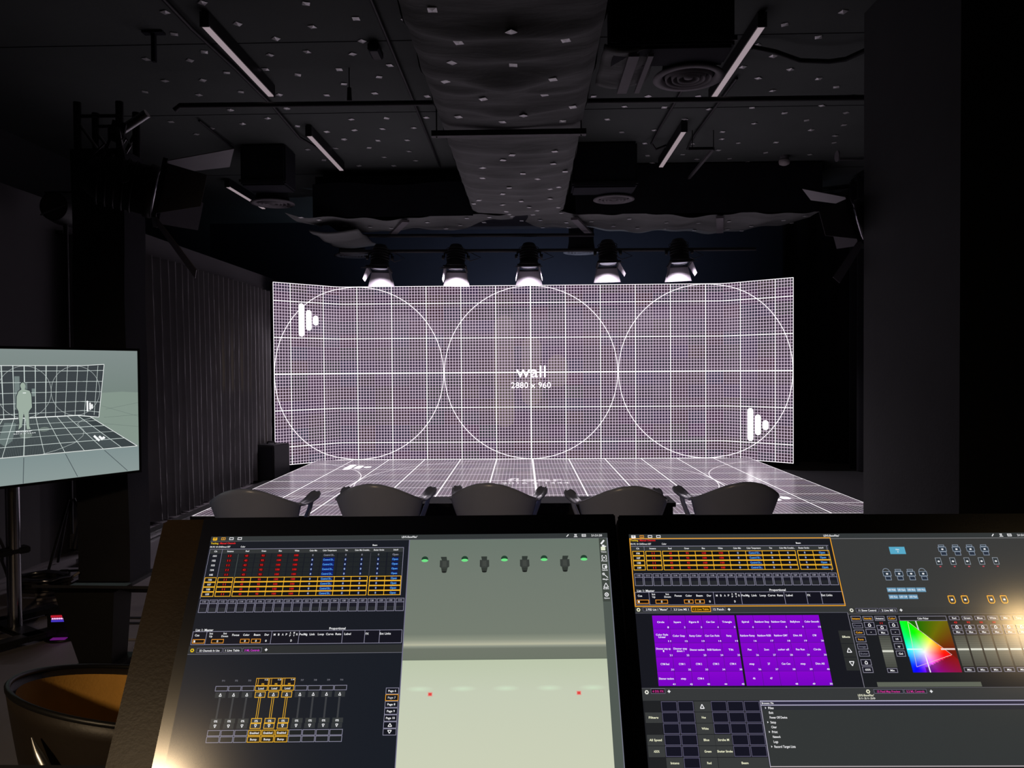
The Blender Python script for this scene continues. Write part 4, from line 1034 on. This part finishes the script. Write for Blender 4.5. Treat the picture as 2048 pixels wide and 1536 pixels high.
def head(P, y):
    P.text(5, y - 40, 'Tracking', 8.5, (240, 200, 30), 'L', 36); P.text(44, y - 40, '; Manual Channels', 8.5, (240, 40, 40), 'L', 80)
    P.text(5, y - 22, 'FX FC 10 CH/Direct SET', 8, HW, 'L', 97); P.text(163, y - 22, 'Color', 8, HW, 'C', 22); P.text(798, y - 24, 'Beam', 8, HW, 'C', 22)
    P.rect(6, y - 12, 937, y + 11, (50, 53, 54), 2); P.rect(6, y - 12, 937, y - 10, LIL, 3)
    for x, s in zip(COLX, COLN): P.text(x, y, s, 7.6, HW, 'C', {2: 14, 3: 16, 6: 30, 8: 22, 9: 36, 17: 66, 4: 14, 5: 22, 21: 72, 14: 50}.get(len(s), 24))
def row(P, y, ch, sel, plain=False):
    h = 22.75
    if not sel:
        for k in range(11): P.rect(COLX[k + 1] - 37, y - h / 2 + 1, COLX[k + 1] + 37, y + h / 2 - 1, (34, 38, 40), 1)
    else:
        for a, b in ((9, 65), (71, 144), (150, 777), (785, 935)): P.box(a, y - h / 2, b, y + h / 2, 3.0, YEL, 4, (16, 16, 20))
        for x in (226, 305, 384, 463, 542, 620, 699, 858): P.rect(x - 1.4, y - h / 2, x + 1.4, y + h / 2, YEL, 4)
    P.text(COLX[0], y, str(ch), 8.6, HW, 'C', 17, 5)
    for k, s in ((1, '11'), (2, '43'), (3, '93'), (4, '100'), (5, '100')):
        P.rect(COLX[k] - 12, y - 7, COLX[k] + 12, y + 7, (60, 8, 12), 2); P.text(COLX[k], y, s, 8.6, RED, 'C', 13 if len(s) < 3 else 19, 5)
    tc = (150, 150, 165) if plain else BLU
    if not plain: P.rect(COLX[7] - 28, y - 10, COLX[7] + 28, y + 10, (10, 30, 110), 3)
    for k, s in ((6, '0'), (8, '0'), (9, '0'), (10, '0')):
        if not plain: P.rect(COLX[k] - 6, y - 9, COLX[k] + 6, y + 9, (10, 22, 70), 3)
        P.text(COLX[k], y, s, 8.6, (190, 215, 255) if not plain else tc, 'C', 6, 5)
    P.text(COLX[7], y, 'Control Di...', 8.6, tc, 'C', 52, 5)
    if not plain: P.rect(COLX[11] - 16, y - 9, COLX[11] + 16, y + 9, (10, 26, 90), 3)
    P.text(COLX[11], y, 'Open', 8.6, tc, 'C', 28, 5)
def chans(P, y0, y1, x0=9, x1=956):
    p = (x1 - x0 + 4) / 22
    for i in range(22):
        a = x0 + i * p
        P.box(a, y0, a + p - 4, y1, 2, LIL, 4, (26, 26, 36)); P.rect(a, y0 + 17, a + p - 4, y0 + 19, LIL, 4); P.rect(a + 2, y0 + 2, a + p - 6, y0 + 17, (44, 44, 54), 3); P.rect(a + 2, y1 - 22, a + p - 6, y1 - 2, (44, 46, 48), 3)
        P.text(a + p / 2 - 2, y0 + 9.5, str(110 + i), 7.5, (170, 168, 184), 'C', 15, 5)
def cues(P, y):
    P.text(56, y - 6, 'List 1: Master', 10, HW, 'C', 80); P.text(660, y - 8, 'Proportional', 10, HW, 'C', 74)
    P.rect(5, y, 956, y + 33, (50, 52, 58), 2); P.box(5, y, 956, y + 59, 2, LIL, 4, (20, 20, 30))
    for x in (68, 363, 488, 685, 786, 853): P.rect(x, y, x + 2, y + 59, LIL, 4)
    for x, s, w in ((27, 'Cue', 20), (202, 'Focus', 32), (250, 'Color', 29), (299, 'Beam', 29), (343, 'Dur', 20), (378, 'M', 8), (397, 'B', 7), (415, 'A', 8), (432, 'P', 7), (480, 'R', 7), (509, 'Pw/Mg', 36), (549, 'Link', 24), (588, 'Loop', 28), (628, 'Curve', 34), (667, 'Rate', 26), (709, 'Label', 30), (798, 'FX', 14), (880, 'Ext Links', 50)):
        P.text(x, y + 17, s, 9, HW, 'C', w, 5)
    for x, a, b in ((90, 'Int', 'Up'), (153, 'Int', 'Down'), (449, 'A', 'F'), (466, 'M', 'V')):
        P.text(x, y + 10, a, 8, HW, 'C', 15 if len(a) > 1 else 6, 5); P.text(x, y + 22, b, 8, HW, 'C', {1: 6, 2: 14, 4: 30}[len(b)], 5)
    for a, b in ((11, 66), (96, 152), (226, 268), (276, 319)): P.box(a, y + 35, b, y + 53, 2.6, (232, 150, 50), 5, (22, 14, 8))
    for x, s in ((20, '1'), (124, '0'), (248, '0'), (298, '0'), (343, '0'), (457, 'D')): P.text(x, y + 44, s, 9, HW, 'C', 7, 6)
def hexicon(P, x, y, c):
    P.ellipse(x, y, 9, 9, c, 4, 6); P.ellipse(x, y, 4, 4, (50, 50, 50), 5, 8)
def tab(P, x0, y0, x1, y1, s, c=HW, fill=(30, 31, 38)):
    P.box(x0, y0, x1, y1, 2, (104, 102, 120), 3, fill); P.text((x0 + x1) / 2, (y0 + y1) / 2 + 1, s, 8.6, c, 'C', (x1 - x0) * 0.78)
def plus(P, x, y): P.rect(x - 6, y - 2, x + 6, y + 2, HW, 4); P.rect(x - 2, y - 6, x + 2, y + 6, HW, 4)

# ---------------------------------------------------------------- left screen
ts1 = touchscreen('left console touchscreen split between a channel table and a pale 3D view', (-0.3835, 0.8957, 1.4 - 0.1984), 0.0234, 1.0158, 0.0022, -268, 1966, -1)
P = Screen(PXS); common_top(P); icons(P, ((230, 176, 40), (224, 160, 50), HW, HW))
P.rect(0, 26, 962, 513, (24, 27, 35), 1)
head(P, 74)
for i in range(5): row(P, 97 + i * 22.75, 101 + i, False, i == 0)
for i in range(4): row(P, 212 + i * 22.75 - .4, 106 + i, True)
P.rect(66, 62, 67.5, 200, LIL, 3); P.rect(146, 88, 149, 200, (70, 78, 76), 3); P.rect(779, 88, 783, 200, (58, 60, 66), 3); P.rect(936, 62, 938, 292, LIL, 3); P.rect(6, 62, 7.5, 300, LIL, 3)
chans(P, 305, 364); cues(P, 448)
P.rect(0, 513, 962, 547, (44, 46, 47), 2); P.rect(0, 547, 962, 549, (110, 110, 122), 3)
hexicon(P, 18, 531, (226, 190, 20)); tab(P, 38, 521, 154, 542, '32 Channels In Use'); tab(P, 158, 521, 240, 542, '1 Live Table'); tab(P, 244, 521, 330, 542, '5 ML Controls', (214, 60, 214)); plus(P, 350, 531)
P.rect(0, 549, 962, 1080, (25, 29, 37), 1)
for i in range(10):
    x = 153 + i * 57.9; y = i in (3, 4, 5); c = YEL if y else LIL; cx = x + 27
    P.text(cx + 2, 661, '7/%d' % (i + 1), 6.5, (120, 120, 130), 'C', 13) if not y else None
    if y:
        P.box(x, 651, x + 56, 683, 2.4, (224, 166, 50), 4, (22, 20, 24)); P.rect(x + 9, 651, x + 11, 683, (224, 166, 50), 4); P.text(x + 45, 658, '1:%d' % (i - 1), 6, HW, 'C', 14); P.text(x + 32, 676, '0%', 7, (236, 178, 44), 'C', 12)
    P.box(x, 683, x + 55, 704, 2.6 if y else 2, c, 4, (30, 32, 36))
    if y: P.text(cx, 694, 'Load', 8, HW, 'C', 24, 5)
    P.rect(x + 4, 708, x + 50, 731, (50, 53, 56), 3); P.tri(cx, 719, 10, 12, 2.4, HW)
    if y:
        P.box(x + 4, 707, x + 50, 732, 2.6, YEL, 5); P.rect(cx - 5, 732, cx - 2.8, 815, YEL, 4); P.rect(cx + 3, 732, cx + 5.2, 815, YEL, 4)
    else: P.rect(cx - 4, 731, cx + 4, 815, (58, 60, 64), 3)
    P.rect(x + 6, 815, x + 52, 834, (54, 57, 58), 3); P.text(cx, 825, '0%', 8.5, HW, 'C', 15); P.rect(x + 4, 835, x + 50, 855, (50, 53, 56), 3); P.tri(cx, 845, 10, 11, 2.4, HW, 4, True)
    if y: P.box(x + 5, 814, x + 51, 834, 2.6, YEL, 5); P.box(x + 4, 834, x + 50, 856, 2.6, YEL, 5)
    P.box(x, 860, x + 55, 883, 2.6 if y else 2, c, 4, (28, 32, 34) if not y else (70, 52, 10)); P.box(x, 885, x + 55, 909, 2.6 if y else 2, c, 4, (28, 32, 34) if not y else (40, 30, 10))
    if y: P.text(cx, 872, 'Enabled', 8, HW, 'C', 38, 5); P.text(cx, 897, 'Bump', 8, HW, 'C', 28, 5)
for i, s in enumerate(('Page 6', 'Page 7', 'Page 8', 'Page 9', 'Page 10', '', '')):
    y0 = 696 + i * 27.3; P.box(901, y0, 958, y0 + 26.5, 2.6 if i == 1 else 2, (236, 160, 40) if i == 1 else LIL, 5 if i == 1 else 4, (20, 22, 30))
    if s: P.text(929, y0 + 13, s, 8.5, HW, 'C', 34 if i < 4 else 38)
    else: P.tri(929, y0 + 13, 16, 12, 3, HW, 4, i == 6)
P.rect(961, 26, 965, 1080, (118, 116, 140), 3)
# 3D view
stops = [(26, (106, 118, 108)), (200, (112, 121, 111)), (470, (116, 124, 112)), (495, (138, 144, 128)), (508, (164, 166, 148)), (516, (184, 184, 160)), (524, (142, 148, 134)), (534, (112, 118, 106)), (578, (110, 117, 104)), (582, (96, 104, 92)), (583, (188, 198, 172)), (720, (197, 204, 182)), (1080, (204, 208, 184))]
for (a, ca), (b, cb) in zip(stops[:-1], stops[1:]): P.rect(965, a, 1877, b, ca, 1, cb)
P.rect(1877, 26, 1920, 1080, (80, 88, 82), 1); P.rect(1877, 26, 1912, 330, (64, 70, 64), 2); P.rect(1916, 26, 1920, 1080, (112, 114, 128), 3)
for i, x in enumerate((1042, 1232, 1421, 1610, 1800)):
    P.ellipse(x, 122, 16, 14, (36, 62, 48), 2, 18); P.ellipse(x, 129, 16, 7, (112, 226, 134), 3, 18)
    P.ellipse(x + 5, 703, 62, 13, (206, 224, 196), 2, 22, edge=(197, 204, 182))
for i, x in enumerate((1136, 1326, 1517, 1708)):
    s = (-1 + i * .66) * 5
    P.poly([(x - 14 + s, 111), (x + 14 + s, 111), (x + 12, 130), (x - 12, 130)], (50, 56, 52), 2)
    P.poly([(x - 22, 128), (x + 22, 128), (x + 23, 160), (x + 14, 166), (x - 14, 166), (x - 22, 160)], (56, 60, 57), 3); P.poly([(x - 9, 132), (x + 9, 132), (x + 10, 160), (x - 10, 160)], (66, 70, 66), 4)
    P.poly([(x - 15, 166), (x + 15, 166), (x + 11, 185), (x - 11, 185)], (50, 54, 50), 2); P.ellipse(x, 185, 11, 4, (30, 32, 30), 3, 14)
for x in (1095, 1744): P.rect(x - 7, 719, x + 7, 730, (226, 70, 66), 3); P.box(x - 10, 716, x + 10, 733, 2.5, (232, 150, 138), 3)
for k, (y, s) in enumerate(((47, ''), (91, 'Views'), (135, 'Find'), (179, 'Labels'), (223, 'Magic'), (267, 'Edit'), (311, 'Options'))):
    if k == 0: P.line((1886, 55), (1902, 36), 8, HW); P.line((1890, 62), (1902, 62), 5, HW)
    elif k == 1: P.rect(1884, y - 22, 1905, y - 4, (226, 232, 204), 4); P.rect(1890, y - 26, 1910, y - 22, HW, 4)
    elif k == 2: P.box(1885, y - 24, 1908, y - 3, 3, HW); P.ellipse(1896, y - 13, 4, 4, HW, 4, 8); P.rect(1892, y - 26, 1901, y - 1, (64, 70, 64), 4); P.ellipse(1896, y - 13, 4, 4, HW, 5, 8)
    elif k == 3: P.box(1885, y - 24, 1906, y - 3, 3, HW); P.ellipse(1902, y - 12, 6, 6, HW, 4, 10)
    elif k == 4: P.line((1886, y - 24), (1908, y - 4), 3, HW); P.ring(1888, y - 22, 5, 5, 2.4, HW, 4, 12)
    elif k == 5: P.tri(1896, y - 13, 22, 20, 3, HW)
    else: P.ring(1896, y - 13, 8, 8, 4, HW, 4, 10); P.ellipse(1896, y - 13, 3, 3, HW, 4, 8)
    if s: P.text(1896, y + 3, s, 6.5, HW, 'C', 26)
P.build('display', M_pic, ts1)

# ---------------------------------------------------------------- right screen
ts2 = touchscreen('right console touchscreen with purple buttons and a colour picker', (0.1165, 0.8934, 1.4 - 0.1962), 0.0164, 1.0145, -0.0012, -44, 2180, 1)
P = Screen(PXS); common_top(P); icons(P, (HW, (224, 150, 50), HW, HW))
P.rect(0, 26, 957, 350, (26, 28, 34), 1)
ORG = (236, 164, 48)
P.box(0, 20, 955, 343, 4, ORG, 6)
head(P, 70)
for i in range(4): row(P, 93.5 + i * 23.2, 106 + i, True)
P.rect(66, 60, 67.5, 82, LIL, 3); P.rect(927, 60, 929, 182, LIL, 3)
chans(P, 190, 247, 10, 946); cues(P, 276)
P.rect(0, 344, 957, 370, (52, 54, 55), 2); P.rect(0, 370, 957, 372, (100, 100, 112), 3)
hexicon(P, 15, 356, (232, 232, 200)); tab(P, 35, 345, 162, 363, '2 PSD List 1 "Master"'); tab(P, 165, 345, 252, 363, '3.3 Live MS 1')
P.box(254, 343, 342, 367, 3, ORG, 6, (60, 42, 6)); P.text(298, 355, '1.2 Live Table', 8.6, (240, 176, 30), 'C', 70, 7); tab(P, 346, 345, 409, 363, '12 Patch'); plus(P, 425, 356)
P.rect(0, 372, 957, 690, (24, 25, 32), 1)
LAB = [['Circle', 'Square', 'Figure 8', 'Can Can', 'Triangle', 'Spiral', 'Rainbow Step', 'Rainbow Chain', 'Ballyhoo', 'Color Smooth'],
       ['Color Fade|Linear', 'Color Step', 'Ramp Color', 'Can Can Fade', 'Ramp', 'Rainbow Ramp', 'Rainbow RGB', 'Rainbow CMY', 'Dim All', 'CYM'],
       ['Dimmer step up|1', 'Dimmer step|down 1', 'Dimmer random', 'RGB Rainbow', 'Tilt', 'Pan', 'Zoom', 'color all', 'Pan Run', 'Circle'],
       ['CYM Red', 'CYM 1', 'CYM 2', 'CYM 3', 'CYM 4', 'step', '27', 'Can Can', 'step', 'Dim All'],
       ['Dimmer random', 'step', 'CYM 4', '', '', '46', '47', '', '', '']]
for r in range(5):
    for c in range(10):
        x0 = 74 + c * 74.3 + (8 if c > 4 else 0); y0 = 382 + r * 60
        P.rect(x0, y0, x0 + 73.2, y0 + 59, (134, 6, 206), 2, (120, 4, 196))
        ls = LAB[r][c].split('|')
        for i, s in enumerate(ls):
            if s: P.text(x0 + 36, y0 + 29 + (i - (len(ls) - 1) / 2) * 10, s, 8, (248, 240, 255), 'C', min(64, len(s) * 5.4))
        if not (r == 4 and c in (5, 6)): P.text(x0 + 67, y0 + 52, str(r * 10 + c + 1), 7, (244, 232, 255), 'C', 6 if r * 10 + c < 9 else 12)
for i in range(3): P.rect(897, 451 + i * 57, 955, 506 + i * 57, (44, 46, 46), 2)
P.text(926, 478, 'Effects', 8.5, (240, 240, 214), 'C', 34); P.tri(926, 535, 20, 18, 3.4, HW); P.tri(926, 592, 20, 18, 3.4, HW, 4, True)
P.rect(955, 372, 958, 690, (118, 116, 128), 3)
# channel layout view
P.rect(957, 26, 1920, 350, (56, 57, 57), 1); P.rect(957, 24, 1920, 27, (120, 120, 122), 3)
P.rect(1220, 67, 1293, 102, (88, 168, 198), 2); P.text(1257, 80, 'Haze', 6.5, HW, 'C', 16); P.text(1257, 91, '0', 6, HW, 'C', 5)
def mover(x, y, top):
    c = (134, 146, 162)
    P.box(x - 19, y - 12, x + 19, y + 11, 2.6, c, 4, (40, 52, 64)); P.box(x - 13, y + 11, x + 15, y + 30, 2.6, c, 4, (36, 46, 62))
    if top: P.ring(x - 1, y - 12, 15, 13, 2.6, c, 4, 14, math.pi, 2 * math.pi)
    else: P.box(x - 15, y - 22, x + 13, y - 12, 2.6, c, 4, (44, 54, 60))
    P.ellipse(x, y, 5.5, 4, HW, 5, 10)
for i in range(4): mover(1468 + i * 66, 80, False)
for i in range(4): mover(1179 + i * 55.6, 196, i in (0, 3))
for i in range(5):
    x = 1434 + i * 66.5; P.box(x - 13, 120, x + 13, 154, 2.6, (140, 148, 158), 4, (44, 52, 58)); P.ellipse(x, 138, 5.5, 4, HW, 5, 10); P.rect(x - 3, 160, x + 5, 165, (190, 70, 86), 4)
for i, s in enumerate(('LED Walls', 'LED Open', 'LED Blue', 'LED Pos')): P.rect(1161 + i * 44.7, 260, 1203 + i * 44.7, 280, (110, 156, 186), 2); P.text(1182 + i * 44.7, 270, s, 7, HW, 'C', 34)
for i, s in enumerate(('LED Run', 'LED Off', 'LED Flash')): P.rect(1161 + i * 44.7, 292, 1203 + i * 44.7, 312, (104, 150, 182), 2); P.text(1182 + i * 44.7, 302, s, 7, HW, 'C', 34)
for x in (1443, 1503, 1621, 1680):
    P.path([(x - 14, 299), (x + 12, 299), (x + 14, 324), (x + 7, 332), (x - 9, 332), (x - 14, 325)], 4.2, (240, 172, 52), 4, True); P.ellipse(x, 316, 5.5, 4.5, HW, 5, 10); P.rect(x - 4, 288, x, 291, (140, 60, 60), 4)
P.rect(957, 350, 1920, 378, (54, 55, 55), 2); P.rect(957, 378, 1920, 380, (100, 100, 104), 3)
hexicon(P, 977, 362, (230, 230, 214)); tab(P, 997, 352, 1099, 371, '11 Show Control'); tab(P, 1104, 352, 1182, 371, '2 Live MS 1'); plus(P, 1200, 362)
# encoders and colour picker
P.rect(957, 380, 1920, 690, (27, 29, 33), 1)
def btn(x0, y0, x1, y1, s, c=HW, w=None): P.box(x0, y0, x1, y1, 2.4, (136, 134, 150), 4, (26, 26, 36)); P.text((x0 + x1) / 2, (y0 + y1) / 2, s, 8, c, 'C', w or min((x1 - x0) * .75, len(s) * 6))
def home(x0, y0, x1, y1):
    P.box(x0, y0, x1, y1, 2.4, (136, 134, 150), 4, (26, 26, 36)); x, y = (x0 + x1) / 2, (y0 + y1) / 2
    P.path([(x - 5, y + 6), (x - 5, y - 1), (x, y - 6), (x + 5, y - 1), (x + 5, y + 6)], 3, HW, 5, True)
ORT = (246, 176, 40); GRT = (110, 110, 124)
for i, (s, c) in enumerate((('Intens', ORT), ('Focus', GRT), ('Color', ORT), ('Form', ORT), ('Image', GRT), ('Shutter', GRT))): btn(966, 387 + i * 30.2, 1011, 411 + i * 30.2, s, c)
home(966, 574, 1011, 600); btn(966, 604, 1011, 630, 'ADD%')
btn(1019, 388, 1064, 408, 'Intensity', ORT); home(1019, 414, 1064, 440); btn(1019, 445, 1064, 470, '~')
btn(1072, 388, 1117, 409, 'Intens'); P.text(1096, 419, '11', 8, RED, 'C', 11); home(1072, 428, 1117, 448); btn(1072, 451, 1117, 470, 'Max')
def slider(x0, x1, y0, y1, yh):
    n = 14
    for i in range(n):
        a = y0 + (y1 - y0) * i / n; b = y0 + (y1 - y0) * (i + 1) / n; g = 108 - 62 * abs((a + b) / 2 - yh) / (y1 - y0)
        P.rect(x0, a, x1, b, (int(g * .97), int(g), int(g * .92)), 2, (int(g * .86), int(g * .88), int(g * .8)))
    P.rect(x0, yh - 4, x1, yh + 4, (216, 218, 206), 4)
slider(1071, 1120, 474, 608, 540); btn(1072, 611, 1117, 630, 'Min')
btn(1129, 388, 1169, 409, 'Color', ORT); home(1129, 414, 1169, 440); btn(1129, 446, 1169, 470, '~'); btn(1129, 476, 1169, 501, 'HS'); btn(1129, 507, 1169, 532, 'xy'); btn(1129, 538, 1169, 563, 'Gel')
P.box(1181, 388, 1394, 410, 2.4, (136, 134, 150), 4, (34, 36, 38)); P.text(1288, 399, 'Color Picker', 8.5, HW, 'C', 50)
GR, RD, BL, WP_ = (1216, 412), (1371, 556), (1196, 622), (1255, 544)
def hsv(h, s, v):
    i = int(h * 6) % 6; f = h * 6 - int(h * 6); p, q, t = v * (1 - s), v * (1 - f * s), v * (1 - (1 - f) * s)
    return [(v, t, p), (q, v, p), (p, v, t), (p, q, v), (t, p, v), (v, p, q)][i]
def side(a, b, x, y): return (b[0] - a[0]) * (y - a[1]) - (b[1] - a[1]) * (x - a[0])
ang = [(math.atan2(GR[1] - WP_[1], GR[0] - WP_[0]), 1 / 3), (math.atan2(RD[1] - WP_[1], RD[0] - WP_[0]), 1.0), (math.atan2(BL[1] - WP_[1], BL[0] - WP_[0]), 2 / 3 + 1)]
def picker(x, y):
    a = math.atan2(y - WP_[1], x - WP_[0])
    if a < ang[0][0]: a += 2 * math.pi
    k = [(ang[0][0], 1 / 3), (ang[1][0], 0.0), (ang[2][0], -1 / 3), (ang[0][0] + 2 * math.pi, -2 / 3)]
    hue = 0
    for (a0, h0), (a1, h1) in zip(k[:-1], k[1:]):
        if a0 <= a <= a1: hue = h0 + (h1 - h0) * (a - a0) / (a1 - a0)
    d = math.hypot(x - WP_[0], (y - WP_[1]))
    sat = min(1, d / 85)
    out_r = side(GR, RD, x, y) < 0; out_b = side(RD, BL, x, y) < -200
    left = x < 1188 + 14 * abs((y - 520) / 110.0) ** 3 - 12 * math.sin(max(0, min(1, (y - 408) / 220)) * math.pi) - 2
    c = hsv(hue % 1, sat, 1.0)
    if out_r: f = 0.42
    elif out_b and side(RD, (1196, 628), x, y) < 0 and x > 1240: f = 0.55
    else: f = 1.0
    c = tuple(f * q for q in c)
    if x < 1184 and y > 560: c = (0.03, 0.03, 0.04)
    return (lin(c[0]), lin(c[1]), lin(c[2]), 1)
n = 44
for i in range(n):
    for j in range(n):
        x0, x1 = 1180 + 214 * i / n, 1180 + 214 * (i + 1) / n; y0, y1 = 410 + 219 * j / n, 410 + 219 * (j + 1) / n
        P.poly([(x0, y0), (x0, y1), (x1, y1), (x1, y0)], (0, 0, 0), 2, [picker(x0, y0), picker(x0, y1), picker(x1, y1), picker(x1, y0)])
P.path([GR, RD, (1204, 606)], 1.6, (236, 200, 200), 4, True)
P.line((1252, 410), (1255, 450), 5, (220, 220, 220), 4); P.line((1254, 555), (1257, 629), 5, (250, 236, 255), 4); P.line((1183, 532), (1250, 532), 4, (240, 255, 255), 4); P.line((1330, 532), (1392, 532), 7, (236, 214, 210), 4)
for i, s in enumerate(('Red', 'Green', 'Blue', 'White', 'Mix', 'Temp', 'Tint', 'CTO', 'Fade')):
    x0 = 1405 + i * 57.5; x1 = x0 + 46
    btn(x0, 389, x1, 407, s); home(x0, 428, x1, 446); btn(x0, 450, x1, 468, 'Max'); slider(x0 - 2, x1 + 2, 474, 604, 533); btn(x0, 609, x1, 628, 'Min')
    if i < 4: P.text(x0 + 23, 417, ('43', '93', '100', '100')[i], 8, RED, 'C', 14)
P.rect(1015, 668, 1462, 687, (94, 99, 88), 2)
# lower bar, direct selects and browser
P.rect(0, 690, 1920, 740, (54, 56, 57), 2); P.rect(0, 689, 1920, 691, (92, 92, 98), 3)
hexicon(P, 20, 706, (236, 236, 226)); tab(P, 38, 691, 100, 712, '4 DS: FX', (214, 50, 150), (30, 12, 26)); plus(P, 116, 703)
hexicon(P, 968, 706, (228, 228, 200)); tab(P, 993, 696, 1119, 714, '13 Pixel Map Preview', (206, 50, 150)); tab(P, 1122, 696, 1219, 714, '5.2 ML Controls', (206, 50, 150)); plus(P, 1238, 706)
P.text(956, 721, 'LEVS-ShowFiles*', 8.5, (240, 240, 214), 'C', 70); P.text(956, 733, '21:21:20', 7, (226, 226, 214), 'C', 72)
P.rect(0, 740, 1920, 1080, (30, 31, 34), 1)
GX = [6, 77, 148, 218, 289, 359, 430, 499]; LBL = {(0, 1): 'Filters', (0, 3): 'All Speed', (0, 4): 'ADD%', (3, 1): 'Hue', (3, 2): 'White', (3, 3): 'Blue', (3, 4): 'Green', (3, 5): 'Red', (4, 3): 'Strobe M', (4, 4): 'Shutter Strobe', (1, 5): 'Intens', (3, 6): 'Mode'}
for r in range(7):
    for c in range(7):
        x0, x1, y0, y1 = GX[c], GX[c + 1] - 4, 743 + r * 43.2, 743 + r * 43.2 + 40
        if (c, r) in LBL or (c, r) == (3, 0): P.rect(x0 - 1, y0, x1 + 2, y1 + 1, (58, 60, 60), 2)
        elif c == 0: P.rect(x0, y0, x1, y1, (33, 34, 36), 2)
        elif r == 5 and c > 3: continue
        else: P.box(x0, y0, x1, y1, 2.2, (96, 92, 118), 3, (21, 21, 33))
        if (c, r) in LBL: s = LBL[(c, r)]; P.text((x0 + x1) / 2, (y0 + y1) / 2, s, 8.5, (244, 244, 210), 'C', min(64, len(s) * 5.8))
P.rect(GX[4], 743 + 5 * 43.2, GX[7] - 3, 784 + 5 * 43.2, (56, 58, 58), 2); P.text(398, 763 + 5 * 43.2, 'Beam', 8.5, (244, 244, 210), 'C', 28)
P.tri(250, 763, 17, 16, 3.4, HW)
P.rect(498, 742, 1920, 996, (51, 54, 54), 3); P.rect(498, 741, 1920, 745, (176, 172, 200), 5); P.rect(498, 745, 1920, 757, (44, 42, 62), 4); P.rect(498, 757, 1920, 761, (168, 164, 190), 5); P.rect(498, 741, 501, 996, (168, 164, 184), 5)
P.rect(501, 761, 1920, 778, (44, 45, 52), 4); P.rect(498, 991, 1920, 995, (172, 164, 168), 5); P.rect(498, 995, 1920, 1080, (28, 26, 26), 4)
P.text(505, 751, 'Browser: File', 7.5, HW, 'L', 50, 6)
for i, (s, ar) in enumerate((('Files', 1), ('Exit', 0), ('Power Off Device', 0), ('Setup', 1), ('Clear', 0), ('Print', 1), ('Network', 0), ('Logs', 0), ('Record Target Lists', 1))):
    y = 770 + i * 18.6; P.text(529, y, s, 9, HW, 'L', len(s) * 4.6, 6)
    if ar: P.poly([(516, y - 4), (516, y + 4), (521, y)], HW, 6)
P.build('display', M_pic, ts2)

# desk that carries the touchscreens
dk = thing('operator_desk', 'dark operator desk below the console touchscreens', 'desk', (0.1, 0.95, 0))
MB().box((0, 0, 0.735), (2.0, 0.55, 0.03), None, 0.004).build('tabletop', M_desk, dk)
for sx in (-1, 1): MB().box((sx * 0.95, 0, 0.36), (0.05, 0.5, 0.72)).build('leg', M_fix, dk)
cs = thing('screen_stand', 'black stand between the desk and the left touchscreen', 'stand', (-0.145, 0.9, 0.75))
MB().box((0, 0, 0.012), (0.28, 0.22, 0.024), None, 0.004).build('foot', M_fix, cs); MB().cyl((0, 0, 0.02), (0, -0.0, 0.2), 0.028, seg=12).build('post', M_fix, cs)
cs = thing('screen_stand', 'black stand between the desk and the right touchscreen', 'stand', (0.36, 0.9, 0.75))
MB().box((0, 0, 0.012), (0.28, 0.22, 0.024), None, 0.004).build('foot', M_fix, cs); MB().cyl((0, 0, 0.02), (0, -0.0, 0.2), 0.028, seg=12).build('post', M_fix, cs)
